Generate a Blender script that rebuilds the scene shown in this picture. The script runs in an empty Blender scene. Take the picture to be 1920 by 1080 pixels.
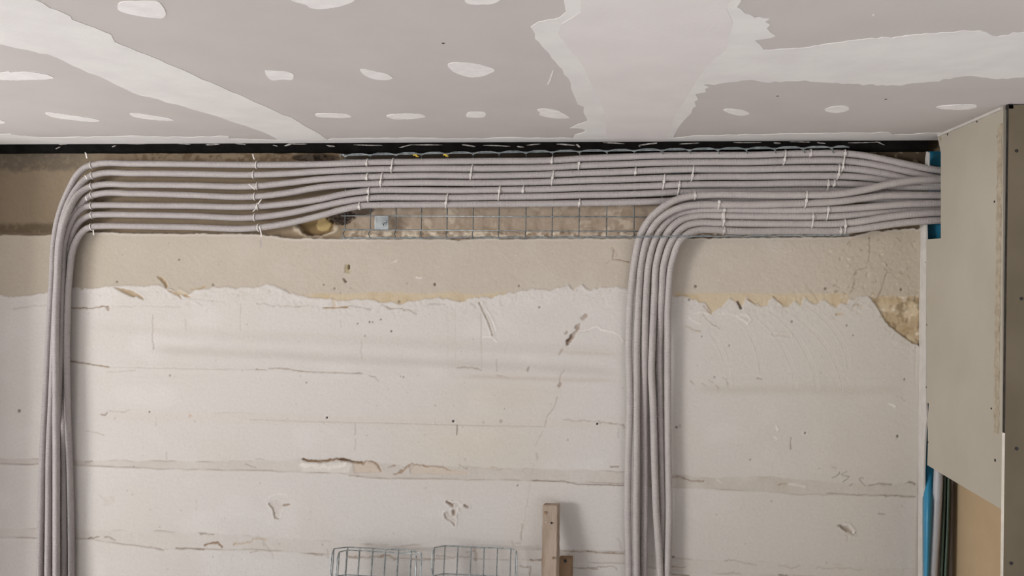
import bpy, bmesh, math, random
import numpy as np
from mathutils import Vector, Matrix, geometry

# ------------------------------------------------------------------ camera, world, light, exposure
F_PX = 1500.0
CAM = np.array([0.0, -3.0, 1.85])
YAW = math.atan(135 / 1500.0)
ROLL = 0.012
FW = np.array([-math.sin(YAW), math.cos(YAW), 0.0])
R0 = np.array([math.cos(YAW), math.sin(YAW), 0.0])
U0 = np.array([0.0, 0.0, 1.0])
RT = math.cos(ROLL) * R0 + math.sin(ROLL) * U0
UP = -math.sin(ROLL) * R0 + math.cos(ROLL) * U0

scene = bpy.context.scene
COL = scene.collection
cam_d = bpy.data.cameras.new('camera')
cam_d.sensor_width = 36.0
cam_d.lens = F_PX * 36.0 / 1920.0
cam_d.clip_start = 0.05
cam_o = bpy.data.objects.new('camera', cam_d)
COL.objects.link(cam_o)
M = Matrix(((RT[0], UP[0], -FW[0], CAM[0]), (RT[1], UP[1], -FW[1], CAM[1]),
            (RT[2], UP[2], -FW[2], CAM[2]), (0, 0, 0, 1)))
cam_o.matrix_world = M
scene.camera = cam_o

world = bpy.data.worlds.new('world')
scene.world = world
world.use_nodes = True
wb = world.node_tree.nodes['Background']
wb.inputs[0].default_value = (0.93, 0.95, 1.0, 1)
wb.inputs[1].default_value = 0.18

def area_light(name, loc, target, sx, sy, power, color):
    ld = bpy.data.lights.new(name, 'AREA')
    ld.shape = 'RECTANGLE'
    ld.size, ld.size_y = sx, sy
    ld.energy = power
    ld.color = color
    lo = bpy.data.objects.new(name, ld)
    COL.objects.link(lo)
    lo.location = loc
    lo.rotation_euler = (Vector(target) - Vector(loc)).to_track_quat('-Z', 'Y').to_euler()
    return lo
# daylight: a wide window far off to the left, and sun falling on the floor behind the camera
area_light('window_light', (-10.0, -7.6, 1.9), (-0.4, 0.0, 1.8), 2.8, 2.0, 750, (0.985, 1.0, 1.0))
sd = bpy.data.lights.new('sun', 'SUN')
sd.energy = 17.0; sd.angle = math.radians(1.5); sd.color = (1.0, 1.0, 1.0)
sun = bpy.data.objects.new('sun', sd); COL.objects.link(sun)
sun.rotation_euler = Vector((0.34, 0.60, -1.15)).to_track_quat('-Z', 'Y').to_euler()

vs = scene.view_settings
vs.view_transform = 'Standard'
vs.look = 'None'
vs.exposure = 0.0
vs.gamma = 1.0
vs.use_curve_mapping = False

rng = np.random.default_rng(7)
random.seed(7)

# ------------------------------------------------------------------ helpers
def ray(px, py):
    return FW + (px - 960) / F_PX * RT - (py - 540) / F_PX * UP
def P(px, py, d=0.0):            # point on the plane d metres in front of the back wall
    r = ray(px, py); t = (-d - CAM[1]) / r[1]
    return CAM + t * r
def PC(px, py, z):               # point on a level plane
    r = ray(px, py); t = (z - CAM[2]) / r[2]
    return CAM + t * r
def PX(px, py, x):               # point on a plane square to the back wall
    r = ray(px, py); t = (x - CAM[0]) / r[0]
    return CAM + t * r
def proj(X, Y, Z):
    dx, dy, dz = X - CAM[0], Y - CAM[1], Z - CAM[2]
    dep = dx * FW[0] + dy * FW[1] + dz * FW[2]
    return (960 + F_PX * (dx * RT[0] + dy * RT[1] + dz * RT[2]) / dep,
            540 - F_PX * (dx * UP[0] + dy * UP[1] + dz * UP[2]) / dep)

def lin(c):
    o = []
    for v in c:
        v = v / 255.0
        o.append(v / 12.92 if v <= 0.04045 else ((v + 0.055) / 1.055) ** 2.4)
    return tuple(o)

def mat(name, c, rough=0.8, c2=None, scale=8.0, bump=0.0, bscale=60.0, metal=0.0, spec=0.5, detail=4.0, stretch=None):
    m = bpy.data.materials.new(name)
    m.use_nodes = True
    nt = m.node_tree
    b = nt.nodes['Principled BSDF']
    b.inputs['Roughness'].default_value = rough
    b.inputs['Metallic'].default_value = metal
    b.inputs['Specular IOR Level'].default_value = spec
    tc = nt.nodes.new('ShaderNodeTexCoord')
    vec = tc.outputs['Object']
    if stretch:
        mp = nt.nodes.new('ShaderNodeMapping')
        mp.inputs['Scale'].default_value = stretch
        nt.links.new(vec, mp.inputs['Vector'])
        vec = mp.outputs['Vector']
    c2 = c2 or tuple(min(255, v * 1.06) for v in c)
    n = nt.nodes.new('ShaderNodeTexNoise')
    n.inputs['Scale'].default_value = scale
    n.inputs['Detail'].default_value = detail
    nt.links.new(vec, n.inputs['Vector'])
    r = nt.nodes.new('ShaderNodeValToRGB')
    r.color_ramp.elements[0].position = 0.35
    r.color_ramp.elements[1].position = 0.65
    r.color_ramp.elements[0].color = (*lin(c), 1)
    r.color_ramp.elements[1].color = (*lin(c2), 1)
    nt.links.new(n.outputs['Fac'], r.inputs['Fac'])
    nt.links.new(r.outputs['Color'], b.inputs['Base Color'])
    if bump > 0:
        n2 = nt.nodes.new('ShaderNodeTexNoise')
        n2.inputs['Scale'].default_value = bscale
        n2.inputs['Detail'].default_value = 5
        nt.links.new(vec, n2.inputs['Vector'])
        bp = nt.nodes.new('ShaderNodeBump')
        bp.inputs['Strength'].default_value = bump
        bp.inputs['Distance'].default_value = 0.01
        nt.links.new(n2.outputs['Fac'], bp.inputs['Height'])
        nt.links.new(bp.outputs['Normal'], b.inputs['Normal'])
    return m

def mesh_obj(name, V, Fc, m, parent=None, smooth=False):
    me = bpy.data.meshes.new(name)
    me.from_pydata([tuple(map(float, v)) for v in V], [], [tuple(map(int, f)) for f in Fc])
    if m: me.materials.append(m)
    if smooth:
        me.polygons.foreach_set('use_smooth', np.ones(len(me.polygons), dtype=bool))
    me.update()
    o = bpy.data.objects.new(name, me)
    COL.objects.link(o)
    if parent is not None:
        o.parent = parent
    return o

def bulk_mesh(name, V, quads, m, parent=None, smooth=True):
    V = np.asarray(V, dtype=np.float32); quads = np.asarray(quads, dtype=np.int32)
    me = bpy.data.meshes.new(name)
    me.vertices.add(len(V)); me.vertices.foreach_set('co', V.ravel())
    me.loops.add(quads.size); me.loops.foreach_set('vertex_index', quads.ravel())
    me.polygons.add(len(quads))
    me.polygons.foreach_set('loop_start', np.arange(0, quads.size, 4, dtype=np.int32))
    me.polygons.foreach_set('use_smooth', np.full(len(quads), smooth, dtype=bool))
    me.update(calc_edges=True)
    me.validate()
    if m: me.materials.append(m)
    o = bpy.data.objects.new(name, me)
    COL.objects.link(o)
    if parent is not None: o.parent = parent
    return o

class MB:
    """collects simple solids into ONE mesh"""
    def __init__(s): s.v = []; s.f = []
    def add(s, V, Fc):
        k = len(s.v); s.v += [tuple(v) for v in V]; s.f += [tuple(i + k for i in f) for f in Fc]
    def box(s, lo, hi):
        x0, y0, z0 = lo; x1, y1, z1 = hi
        V = [(x0, y0, z0), (x1, y0, z0), (x1, y1, z0), (x0, y1, z0), (x0, y0, z1), (x1, y0, z1), (x1, y1, z1), (x0, y1, z1)]
        s.add(V, [(0, 3, 2, 1), (4, 5, 6, 7), (0, 1, 5, 4), (1, 2, 6, 5), (2, 3, 7, 6), (3, 0, 4, 7)])
    def hull(s, V8):              # eight corners, ordered as in box
        s.add(V8, [(0, 3, 2, 1), (4, 5, 6, 7), (0, 1, 5, 4), (1, 2, 6, 5), (2, 3, 7, 6), (3, 0, 4, 7)])
    def tube(s, pts, r, n=8, cap=True):
        pts = [np.asarray(p, float) for p in pts]
        T = []
        for i in range(len(pts)):
            a = pts[max(i - 1, 0)]; b = pts[min(i + 1, len(pts) - 1)]
            t = b - a; T.append(t / (np.linalg.norm(t) + 1e-12))
        ref = np.array([0, 1.0, 0]) if abs(T[0][1]) < 0.8 else np.array([1.0, 0, 0])
        N = ref - T[0] * ref.dot(T[0]); N /= np.linalg.norm(N)
        V = []; Fc = []
        rr = r if hasattr(r, '__len__') else [r] * len(pts)
        for i, p in enumerate(pts):
            N = N - T[i] * N.dot(T[i]); N /= np.linalg.norm(N)
            B = np.cross(T[i], N)
            for k in range(n):
                a = 2 * math.pi * k / n
                V.append(p + rr[i] * (math.cos(a) * N + math.sin(a) * B))
        for i in range(len(pts) - 1):
            for k in range(n):
                Fc.append((i * n + k, i * n + (k + 1) % n, (i + 1) * n + (k + 1) % n, (i + 1) * n + k))
        if cap:
            Fc.append(tuple(range(n - 1, -1, -1)))
            Fc.append(tuple((len(pts) - 1) * n + k for k in range(n)))
        s.add(V, Fc)
    def prism(s, poly, off):      # closed outline pushed along off
        V = [tuple(np.asarray(p, float)) for p in poly]; n = len(V)
        W = [tuple(np.asarray(p, float) + off) for p in poly]
        tris = geometry.tessellate_polygon([[Vector(p) for p in V]])
        s.add(V + W, [tuple(t) for t in tris] + [tuple(i + n for i in reversed(t)) for t in tris] +
              [(i, (i + 1) % n, n + (i + 1) % n, n + i) for i in range(n)])
    def build(s, name, m, parent=None, smooth=False, bevel=0.0):
        o = mesh_obj(name, s.v, s.f, m, parent, smooth)
        bm = bmesh.new(); bm.from_mesh(o.data)
        bmesh.ops.recalc_face_normals(bm, faces=bm.faces[:])
        if bevel > 0:
            bmesh.ops.bevel(bm, geom=bm.edges[:], offset=bevel, segments=2, affect='EDGES', profile=0.6)
        bm.to_mesh(o.data); bm.free()
        return o

def tag(o, label=None, cat=None, group=None, kind=None):
    if label: o['label'] = label
    if cat: o['category'] = cat
    if group: o['group'] = group
    if kind: o['kind'] = kind
    return o
def empty(name, loc):
    o = bpy.data.objects.new(name, None)
    o.location = tuple(map(float, loc)); o.empty_display_size = 0.05
    COL.objects.link(o)
    return o
def hold(root, *parts):           # parts built in world coordinates move under their thing's empty
    for p in parts:
        p.parent = root
        p.location = tuple(-Vector(root.location))

def catmull(pts, n=24):
    pts = np.asarray(pts, float)
    p = np.vstack([2 * pts[0] - pts[1], pts, 2 * pts[-1] - pts[-2]])
    out = []
    t = np.linspace(0, 1, n, endpoint=False)[:, None]
    for i in range(1, len(p) - 2):
        p0, p1, p2, p3 = p[i - 1], p[i], p[i + 1], p[i + 2]
        # centripetal-like damping through chord-scaled tangents
        d1 = np.linalg.norm(p2 - p1) + 1e-9
        d0 = np.linalg.norm(p1 - p0) + 1e-9
        d2 = np.linalg.norm(p3 - p2) + 1e-9
        m1 = d1 * ((p1 - p0) / d0 * d1 + (p2 - p1) / d1 * d0) / (d0 + d1)
        m2 = d1 * ((p2 - p1) / d1 * d2 + (p3 - p2) / d2 * d1) / (d1 + d2)
        h00 = 2 * t**3 - 3 * t**2 + 1; h10 = t**3 - 2 * t**2 + t
        h01 = -2 * t**3 + 3 * t**2; h11 = t**3 - t**2
        out.append(h00 * p1 + h10 * m1 + h01 * p2 + h11 * m2)
    out.append(pts[-1][None])
    return np.vstack(out)
def resample(pts, step):
    seg = np.linalg.norm(np.diff(pts, axis=0), axis=1)
    s = np.concatenate([[0], np.cumsum(seg)])
    n = max(2, int(s[-1] / step))
    q = np.linspace(0, s[-1], n + 1)
    return np.stack([np.interp(q, s, pts[:, k]) for k in range(3)], 1)

# value noise
def vnoise(x, y, seed):
    r = np.random.default_rng(seed).random((257, 257))
    xi = np.floor(x).astype(int); yi = np.floor(y).astype(int)
    fx = x - xi; fy = y - yi
    fx = fx * fx * (3 - 2 * fx); fy = fy * fy * (3 - 2 * fy)
    a = r[xi % 256, yi % 256]; b = r[(xi + 1) % 256, yi % 256]
    c = r[xi % 256, (yi + 1) % 256]; d = r[(xi + 1) % 256, (yi + 1) % 256]
    return (a * (1 - fx) + b * fx) * (1 - fy) + (c * (1 - fx) + d * fx) * fy
def fbm(x, y, seed, oct=4):
    s = 0; a = 0.5; t = 0
    for k in range(oct):
        s = s + a * vnoise(x * 2**k + 17.3 * k, y * 2**k + 9.1 * k, seed + k); t += a; a *= 0.55
    return s / t * 2 - 1

def sstep(a, b, x):
    t = np.clip((x - a) / (b - a), 0, 1)
    return t * t * (3 - 2 * t)

# ------------------------------------------------------------------ materials
M_board = mat('plasterboard_paper', (193, 185, 181), 0.85, (197, 189, 185), 5, 0.02, 300)
M_compound = mat('joint_compound', (221, 216, 213), 0.8, (229, 225, 221), 9, 0.05, 120)
M_compound2 = mat('joint_compound_damp', (220, 213, 210), 0.8, (225, 218, 215), 7, 0.05, 90)
M_spot = mat('filler', (228, 222, 219), 0.8, (236, 231, 228), 30, 0.06, 160)
M_side = mat('side_board_paper', (166, 157, 142), 0.85, (172, 163, 148), 4, 0.02, 300)
M_front = mat('front_board_paper', (98, 87, 70), 0.85, (106, 95, 77), 6, 0.03, 200)
M_tan = mat('brown_backing_paper', (176, 150, 116), 0.9, (184, 158, 124), 7, 0.02, 200)
M_gypsum = mat('cut_gypsum_edge', (208, 200, 186), 0.9, (220, 212, 200), 40, 0.2, 200)
M_torn = mat('torn_paper', (150, 136, 114), 0.95, (172, 160, 140), 60, 0.4, 150)
M_black = mat('black_sealing_strip', (13, 11, 10), 0.95, (22, 20, 18), 30, 0.3, 150, spec=0.1)
M_smear = mat('plaster_smear', (118, 112, 106), 0.9, (190, 184, 178), 90, 0.1, 150)
M_floor = mat('concrete_floor', (188, 187, 187), 0.9, (197, 197, 198), 3, 0.1, 40)
M_conduit = mat('grey_conduit_plastic', (167, 159, 157), 0.5, (173, 165, 162), 14, 0.0, spec=0.35)
M_conduit_r = mat('grey_conduit_plastic_warm', (170, 161, 158), 0.5, (176, 167, 163), 14, 0.0, spec=0.35)
M_tie = mat('white_nylon', (204, 196, 190), 0.45, (212, 205, 199), 40)
M_wire = mat('galvanised_wire', (120, 127, 129), 0.45, (160, 166, 168), 60, 0.1, 200, metal=0.75)
M_plate = mat('galvanised_plate', (150, 155, 156), 0.35, (186, 190, 190), 30, 0.05, 200, metal=0.45)
M_screw = mat('dark_steel', (38, 36, 34), 0.5, (60, 57, 54), 80, metal=0.6)
M_wood = mat('weathered_lath', (150, 130, 112), 0.9, (176, 158, 142), 18, 0.4, 70, stretch=(1, 1, 0.12))
M_wood2 = mat('dark_lath', (124, 98, 72), 0.9, (150, 122, 96), 16, 0.4, 70, stretch=(1, 1, 0.15))
M_blue = mat('blue_plastic', (36, 118, 152), 0.3, (56, 140, 172), 6, 0.1, 12, stretch=(1, 1, 0.2))
M_green = mat('dark_green_plastic', (40, 56, 46), 0.3, (96, 122, 104), 30, stretch=(1, 1, 0.05))
M_wire2 = mat('highlit_galvanised_wire', (146, 153, 155), 0.4, (192, 198, 199), 70, 0.1, 200, metal=0.7)  # lighter copy of the tray wire, its highlights put into the colour
M_blackpipe = mat('black_plastic', (30, 29, 27), 0.4, (44, 42, 39), 20)
M_greypipe = mat('grey_plastic', (158, 156, 158), 0.45, (166, 164, 166), 10)
M_white = mat('white_edge_strip', (188, 182, 175), 0.8, (198, 192, 185), 20, 0.1, 80)
M_yellow = mat('yellow_plastic', (214, 178, 40), 0.5, (228, 194, 60), 40)

# ------------------------------------------------------------------ the back wall: one plastered surface
ZC = float(P(960, 266, 0.03)[2])           # underside of the ceiling
XP = float(P(1724, 700, 0.0)[0])           # face of the partition at the right

def wall_material():
    m = bpy.data.materials.new('plastered_wall')
    m.use_nodes = True
    nt = m.node_tree; b = nt.nodes['Principled BSDF']
    b.inputs['Roughness'].default_value = 0.88
    b.inputs['Specular IOR Level'].default_value = 0.25
    at = nt.nodes.new('ShaderNodeAttribute'); at.attribute_name = 'Col'
    tc = nt.nodes.new('ShaderNodeTexCoord')
    n = nt.nodes.new('ShaderNodeTexNoise'); n.inputs['Scale'].default_value = 90; n.inputs['Detail'].default_value = 6
    nt.links.new(tc.outputs['Object'], n.inputs['Vector'])
    r = nt.nodes.new('ShaderNodeMapRange')
    r.inputs['From Min'].default_value = 0.3; r.inputs['From Max'].default_value = 0.7
    r.inputs['To Min'].default_value = 0.96; r.inputs['To Max'].default_value = 1.02
    nt.links.new(n.outputs['Fac'], r.inputs['Value'])
    mx = nt.nodes.new('ShaderNodeVectorMath'); mx.operation = 'SCALE'
    nt.links.new(at.outputs['Color'], mx.inputs[0]); nt.links.new(r.outputs['Result'], mx.inputs['Scale'])
    nt.links.new(mx.outputs['Vector'], b.inputs['Base Color'])
    n2 = nt.nodes.new('ShaderNodeTexNoise'); n2.inputs['Scale'].default_value = 130; n2.inputs['Detail'].default_value = 6
    nt.links.new(tc.outputs['Object'], n2.inputs['Vector'])
    bp = nt.nodes.new('ShaderNodeBump'); bp.inputs['Strength'].default_value = 0.12; bp.inputs['Distance'].default_value = 0.006
    nt.links.new(n2.outputs['Fac'], bp.inputs['Height']); nt.links.new(bp.outputs['Normal'], b.inputs['Normal'])
    return m

def build_wall():
    xl = P(-40, 540)[0]; xr = XP + 0.16
    zb = P(960, 1110)[2]
    xs = np.concatenate([np.linspace(-3.6, xl, 12)[:-1], np.arange(xl, xr, 0.0034), [XP + 0.35]])
    zs = np.concatenate([np.linspace(0, zb, 10)[:-1], np.arange(zb, ZC, 0.0034), [ZC + 0.1]])
    X, Z = np.meshgrid(xs, zs)
    u, v = proj(X, np.zeros_like(X), Z)
    nx = u / 100.0; nz = v / 100.0
    H = np.zeros_like(X)                         # millimetres towards the room
    C = np.zeros(X.shape + (3,))
    def put(mask, c):
        c = np.array(lin(c))
        k = mask[..., None]
        C[:] = C * (1 - k) + c * k
    n_big = fbm(nx * 0.7, nz * 0.7, 11, 4)
    n_mid = fbm(nx * 3, nz * 3, 21, 4)
    n_fine = fbm(nx * 12, nz * 12, 31, 3)
    n_vf = fbm(nx * 40, nz * 40, 41, 2)
    # --- painted lower wall
    put(np.ones_like(X), (201, 194, 188))
    put(0.35 * sstep(0.0, 0.6, n_big), (198, 190, 180))
    put(0.35 * sstep(0.1, 0.6, fbm(nx * 1.1, nz * 1.6, 51, 3)), (211, 204, 199))
    put(0.45 * np.exp(-((u - 880) / 120)**2 - ((v - 830) / 60)**2), (200, 188, 166))
    put(0.35 * np.exp(-((u - 950) / 90)**2 - ((v - 740) / 30)**2), (196, 182, 160))
    H += 0.8 * n_big + 0.35 * n_mid + 0.12 * n_fine
    # board-marked courses: shallow steps and swells running level along the wall
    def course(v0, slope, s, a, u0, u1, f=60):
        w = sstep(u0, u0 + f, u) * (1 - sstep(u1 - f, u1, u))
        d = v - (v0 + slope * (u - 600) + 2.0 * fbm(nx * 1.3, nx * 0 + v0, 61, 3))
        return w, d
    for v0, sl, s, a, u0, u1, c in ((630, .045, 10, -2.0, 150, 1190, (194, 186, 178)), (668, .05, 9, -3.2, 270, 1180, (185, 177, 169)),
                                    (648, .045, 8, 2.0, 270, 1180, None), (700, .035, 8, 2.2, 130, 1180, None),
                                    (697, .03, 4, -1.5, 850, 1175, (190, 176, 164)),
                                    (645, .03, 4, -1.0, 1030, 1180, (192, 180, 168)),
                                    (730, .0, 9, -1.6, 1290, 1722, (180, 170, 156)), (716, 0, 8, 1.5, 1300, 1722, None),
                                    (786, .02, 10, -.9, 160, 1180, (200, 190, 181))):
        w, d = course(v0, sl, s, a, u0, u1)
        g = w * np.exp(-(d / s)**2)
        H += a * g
        if c: put(0.55 * g, c)  # groove shading painted into the colour, on top of the relief
    # broad joints between the shutter boards (slightly grey, raised lower lip)
    def joint(top, bot, c, al, dep, u0, u1):
        tu, tv = zip(*top); bu, bv = zip(*bot)
        t = np.interp(u, tu, tv) + 3.0 * fbm(nx * 4, nz * 0 + top[0][1], 71, 4)
        b = np.interp(u, bu, bv) + 1.6 * fbm(nx * 4, nz * 0 + bot[0][1], 81, 4)
        w = sstep(u0, u0 + 30, u) * (1 - sstep(u1 - 10, u1, u))
        k = w * sstep(-1.5, 1.5, v - t) * sstep(-1.0, 1.0, b - v)
        H[:] += dep * k * (1 + 0.6 * n_fine)
        H[:] += 1.3 * w * np.exp(-((v - b - 2) / 3.0)**2)
        put(al * k * (0.65 + 0.5 * n_mid), c)
        ln = w * np.exp(-((v - b) / 1.1)**2) * sstep(-0.35, 0.25, fbm(nx * 2.2, nz * 0.3, 83, 3))
        put(0.55 * ln, (140, 122, 106)); H[:] -= 1.6 * ln
        lt = w * np.exp(-((v - t) / 1.3)**2) * sstep(-0.1, 0.45, fbm(nx * 2.6, nz * 0.3 + 9, 85, 3))
        put(0.5 * lt, (142, 124, 108)); H[:] -= 1.6 * lt
    joint([(-60, 858), (130, 862), (400, 866), (570, 862), (700, 868), (800, 872), (1000, 880), (1170, 884)],
          [(-60, 868), (130, 872), (320, 880), (480, 882), (640, 888), (720, 897), (1000, 901), (1170, 907)], (186, 176, 166), 0.75, -1.6, -80, 1185)
    joint([(1250, 890), (1330, 896), (1480, 895), (1560, 905), (1640, 909), (1730, 904)],
          [(1250, 913), (1400, 920), (1500, 927), (1620, 928), (1730, 931)], (176, 165, 150), 0.85, -1.5, 1200, 1735)
    joint([(-60, 990), (160, 992), (300, 997), (480, 1005), (700, 1020), (1000, 1030), (1180, 1034), (1300, 1050), (1500, 1056), (1730, 1066)],
          [(-60, 1006), (160, 1010), (300, 1030), (480, 1030), (700, 1046), (1000, 1050), (1180, 1058), (1300, 1074), (1500, 1080), (1730, 1092)],
          (192, 183, 174), 0.6, -1.2, -80, 1735)
    # --- coarse plaster band above, with a torn lower edge
    bl = [(-60, 556), (0, 553), (40, 556), (90, 550), (130, 541), (215, 538), (290, 534), (312, 540), (345, 556), (365, 545), (400, 539), (480, 540),
          (502, 533), (544, 549), (569, 555), (597, 560), (624, 560), (647, 566), (669, 561), (702, 564), (730, 566), (747, 570),
          (772, 566), (799, 559), (836, 558), (863, 566), (891, 558), (924, 557), (952, 550), (996, 543), (1032, 544), (1065, 536),
          (1076, 545), (1090, 534), (1107, 544), (1134, 537), (1176, 541), (1260, 554), (1305, 560), (1311, 568), (1322, 570), (1335, 586), (1344, 578), (1354, 575), (1362, 566), (1368, 558),
          (1376, 563), (1384, 569), (1390, 576), (1395, 570), (1398, 559), (1404, 561), (1416, 568), (1427, 576), (1439, 572), (1442, 560), (1450, 556), (1461, 564), (1474, 577), (1482, 572), (1490, 566), (1496, 568), (1502, 575), (1505, 562), (1511, 559), (1520, 568), (1532, 571),
          (1540, 562), (1549, 563), (1556, 570), (1568, 576), (1576, 568), (1588, 571), (1593, 559), (1627, 556), (1643, 573), (1660, 602), (1688, 627), (1718, 645), (1740, 660), (1900, 700)]
    bu, bv = zip(*bl)
    edge = np.interp(u, bu, bv) + 3.2 * fbm(nx * 9, nz * 0, 91, 4) + 2.2 * fbm(nx * 9, nz * 9, 95, 3)
    up = sstep(-1.3, 1.3, edge - v)
    put(up, (184, 172, 158))
    put(up * 0.45 * sstep(0, .5, fbm(nx * 1.3, nz * 1.3, 101, 4)), (190, 180, 168))
    put(up * 0.5 * sstep(1450, 1720, u) , (172, 158, 138))
    put(up * 0.5 * (1 - sstep(100, 620, u)), (170, 160, 143))  # shade at the upper left painted into the plaster colour
    put(0.6 * (1 - up) * sstep(1100, 1650, u), (186, 177, 165))  # light falling off to the right, painted as a darker tone
    H -= up * (2.4 + 0.9 * n_mid * sstep(1400, 1700, u))
    H += up * (0.5 * n_fine + 0.35 * n_vf) * (0.5 + 1.2 * sstep(1300, 1650, u))
    lip = np.exp(-((v - edge - 2.5) / 3.0)**2) * (0.4 + 0.8 * np.clip(fbm(nx * 6, nz * 2, 103, 3) + .3, 0, 1))
    H += 1.6 * lip
    crumb = np.exp(-((v - edge - 12) / 16.0)**2) * sstep(120, 300, u)
    H += crumb * (1.3 * fbm(nx * 14, nz * 16, 107, 4) + 0.8 * n_vf)
    put(0.30 * crumb * sstep(.15, .45, fbm(nx * 16, nz * 18, 109, 3)), (186, 174, 158))
    H += 0.45 * n_vf * sstep(440, 470, v) + 0.5 * fbm(nx * 7, nz * 9, 113, 3) * sstep(440, 470, v)
    # warm unpainted render just above the torn edge
    tp = 549 + 4 * fbm(nx * 2, nz * 0, 111, 3)
    oc = up * sstep(-2, 4, v - tp) * np.clip(sstep(520, 620, u) * (1 - sstep(930, 965, u)) + sstep(1255, 1275, u) * (1 - sstep(1580, 1600, u)) * 1.0, 0, 1)
    put(0.85 * oc, (193, 175, 147))
    put(0.6 * oc * sstep(0.0, 0.5, n_mid), (182, 160, 128))
    tri = up * sstep(-3, 3, v - (556 + 4 * n_fine)) * sstep(1625, 1640, u)
    put(tri * 0.95, (176, 155, 124))
    put(tri * sstep(-0.1, .4, fbm(nx * 5, nz * 5, 121, 4)), (194, 176, 148))
    put(tri * 0.8 * sstep(0.1, .4, fbm(nx * 4, nz * 6, 125, 4)) * sstep(600, 625, v), (146, 122, 90))
    put(tri * 0.9 * sstep(.25, .5, fbm(nx * 9, nz * 11, 128, 3)), (212, 200, 180))
    put(tri * 0.6 * sstep(.2, .5, fbm(nx * 8, nz * 8, 129, 3)), (118, 98, 72))
    H -= tri * (5 + 3.5 * fbm(nx * 5, nz * 6, 131, 4))
    # --- chased strip at the top: raw concrete, about a centimetre and a half deep
    rl = [(-60, 440), (95, 440), (175, 434), (280, 437), (480, 438), (512, 441), (540, 446), (640, 447), (900, 447), (1240, 446), (1340, 445),
          (1590, 443), (1640, 432), (1700, 428), (1760, 424)]
    ru, rv = zip(*rl)
    redge = np.interp(u, ru, rv) + 1.6 * fbm(nx * 10, nz * 0, 141, 4) + 1.0 * n_fine + 3.5 * fbm(nx * 9, nz * 4, 143, 3) * sstep(1590, 1630, u)
    rec = sstep(-1.4, 1.4, redge - v)
    put(rec, (140, 122, 100))
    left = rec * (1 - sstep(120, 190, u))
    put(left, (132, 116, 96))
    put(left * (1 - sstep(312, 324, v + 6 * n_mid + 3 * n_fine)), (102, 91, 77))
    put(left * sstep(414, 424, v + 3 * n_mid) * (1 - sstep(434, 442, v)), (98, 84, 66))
    put(left * 0.35 * sstep(0.0, .5, n_fine), (136, 119, 95))
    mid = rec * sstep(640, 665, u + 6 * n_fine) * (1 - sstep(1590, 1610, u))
    put(mid, (166, 148, 130))
    put(mid * 0.8 * sstep(0.0, 0.45, fbm(nx * 3.5, nz * 6, 151, 4)), (150, 131, 110))
    put(mid * 0.6 * sstep(0.15, 0.45, fbm(nx * 5, nz * 6, 155, 4)), (198, 182, 162))
    put(mid * (1 - sstep(378, 388, v + 3 * n_fine)), (96, 82, 68))  # shade of the gaps between the conduits, painted dark on the concrete
    rub = mid * sstep(430, 437, v)
    put(rub * sstep(-0.1, .3, fbm(nx * 9, nz * 14, 161, 3)), (206, 192, 172))
    put(rub * 0.8 * sstep(.1, .4, fbm(nx * 8, nz * 14, 165, 3)), (118, 98, 78))
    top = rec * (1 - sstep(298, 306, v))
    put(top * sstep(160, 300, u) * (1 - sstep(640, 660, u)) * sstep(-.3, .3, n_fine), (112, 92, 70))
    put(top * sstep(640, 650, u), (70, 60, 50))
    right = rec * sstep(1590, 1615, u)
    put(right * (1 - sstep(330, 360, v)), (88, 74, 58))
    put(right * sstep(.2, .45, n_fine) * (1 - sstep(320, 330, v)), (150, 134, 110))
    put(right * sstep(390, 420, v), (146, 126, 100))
    H -= rec * (13 + 2.2 * n_mid + 1.6 * n_fine + 1.0 * n_vf)
    H -= rub * 3 * fbm(nx * 9, nz * 14, 161, 3)
    H += left * (5 + 0 * u)
    # broken pocket beside the cable tray
    pk = ((u - 590) / 34)**2 + ((v - 422) / 19)**2 + 0.35 * n_fine
    pocket = rec * (1 - sstep(0.75, 1.1, pk))
    H -= pocket * 22
    put(pocket, (134, 110, 76))
    oc2 = (1 - sstep(0.8, 1.1, ((u - 602) / 15)**2 + ((v - 420) / 13)**2 + .3 * n_fine))
    put(rec * oc2, (178, 154, 108)); H += rec * oc2 * 5
    rim = rec * np.exp(-((np.sqrt(np.abs(pk)) - 1.12) / 0.14)**2) * sstep(416, 430, v)
    put(rim * 0.8, (196, 182, 160)); H += rim * 5
    dk = rec * (1 - sstep(0.6, 1.15, ((u - 634) / 28)**2 + ((v - 404) / 16)**2 + .7 * n_fine))
    put(dk * 0.95, (74, 62, 54)); H -= dk * 14 * (1 + .5 * n_vf)
    dk2 = rec * (1 - sstep(0.6, 1.1, ((u - 672) / 26)**2 + ((v - 394) / 9)**2 + .7 * n_fine))
    put(dk2 * 0.8, (92, 78, 68)); H -= dk2 * 8
    hol = rec * (1 - sstep(0.7, 1.1, ((u - 590) / 45)**2 + ((v - 294) / 8)**2 + .5 * n_fine))
    put(hol * 0.8, (64, 54, 46)); H -= hol * 14 * (1 + n_fine)
    lg = rec * np.exp(-((v - redge + 4) / 3.5)**2) * sstep(160, 190, u) * (1 - sstep(600, 640, u))
    put(0.6 * lg, (112, 94, 74))
    lw = (1 - rec) * np.exp(-((v - redge - 2) / 2.5)**2)
    put(0.5 * lw * sstep(170, 200, u), (214, 204, 194)); H += 1.0 * lw

    # --- cracks, gouges, scratches: (points, half width px, depth mm, colour, strength)
    BR = (134, 112, 92); GR = (150, 136, 122)
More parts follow.
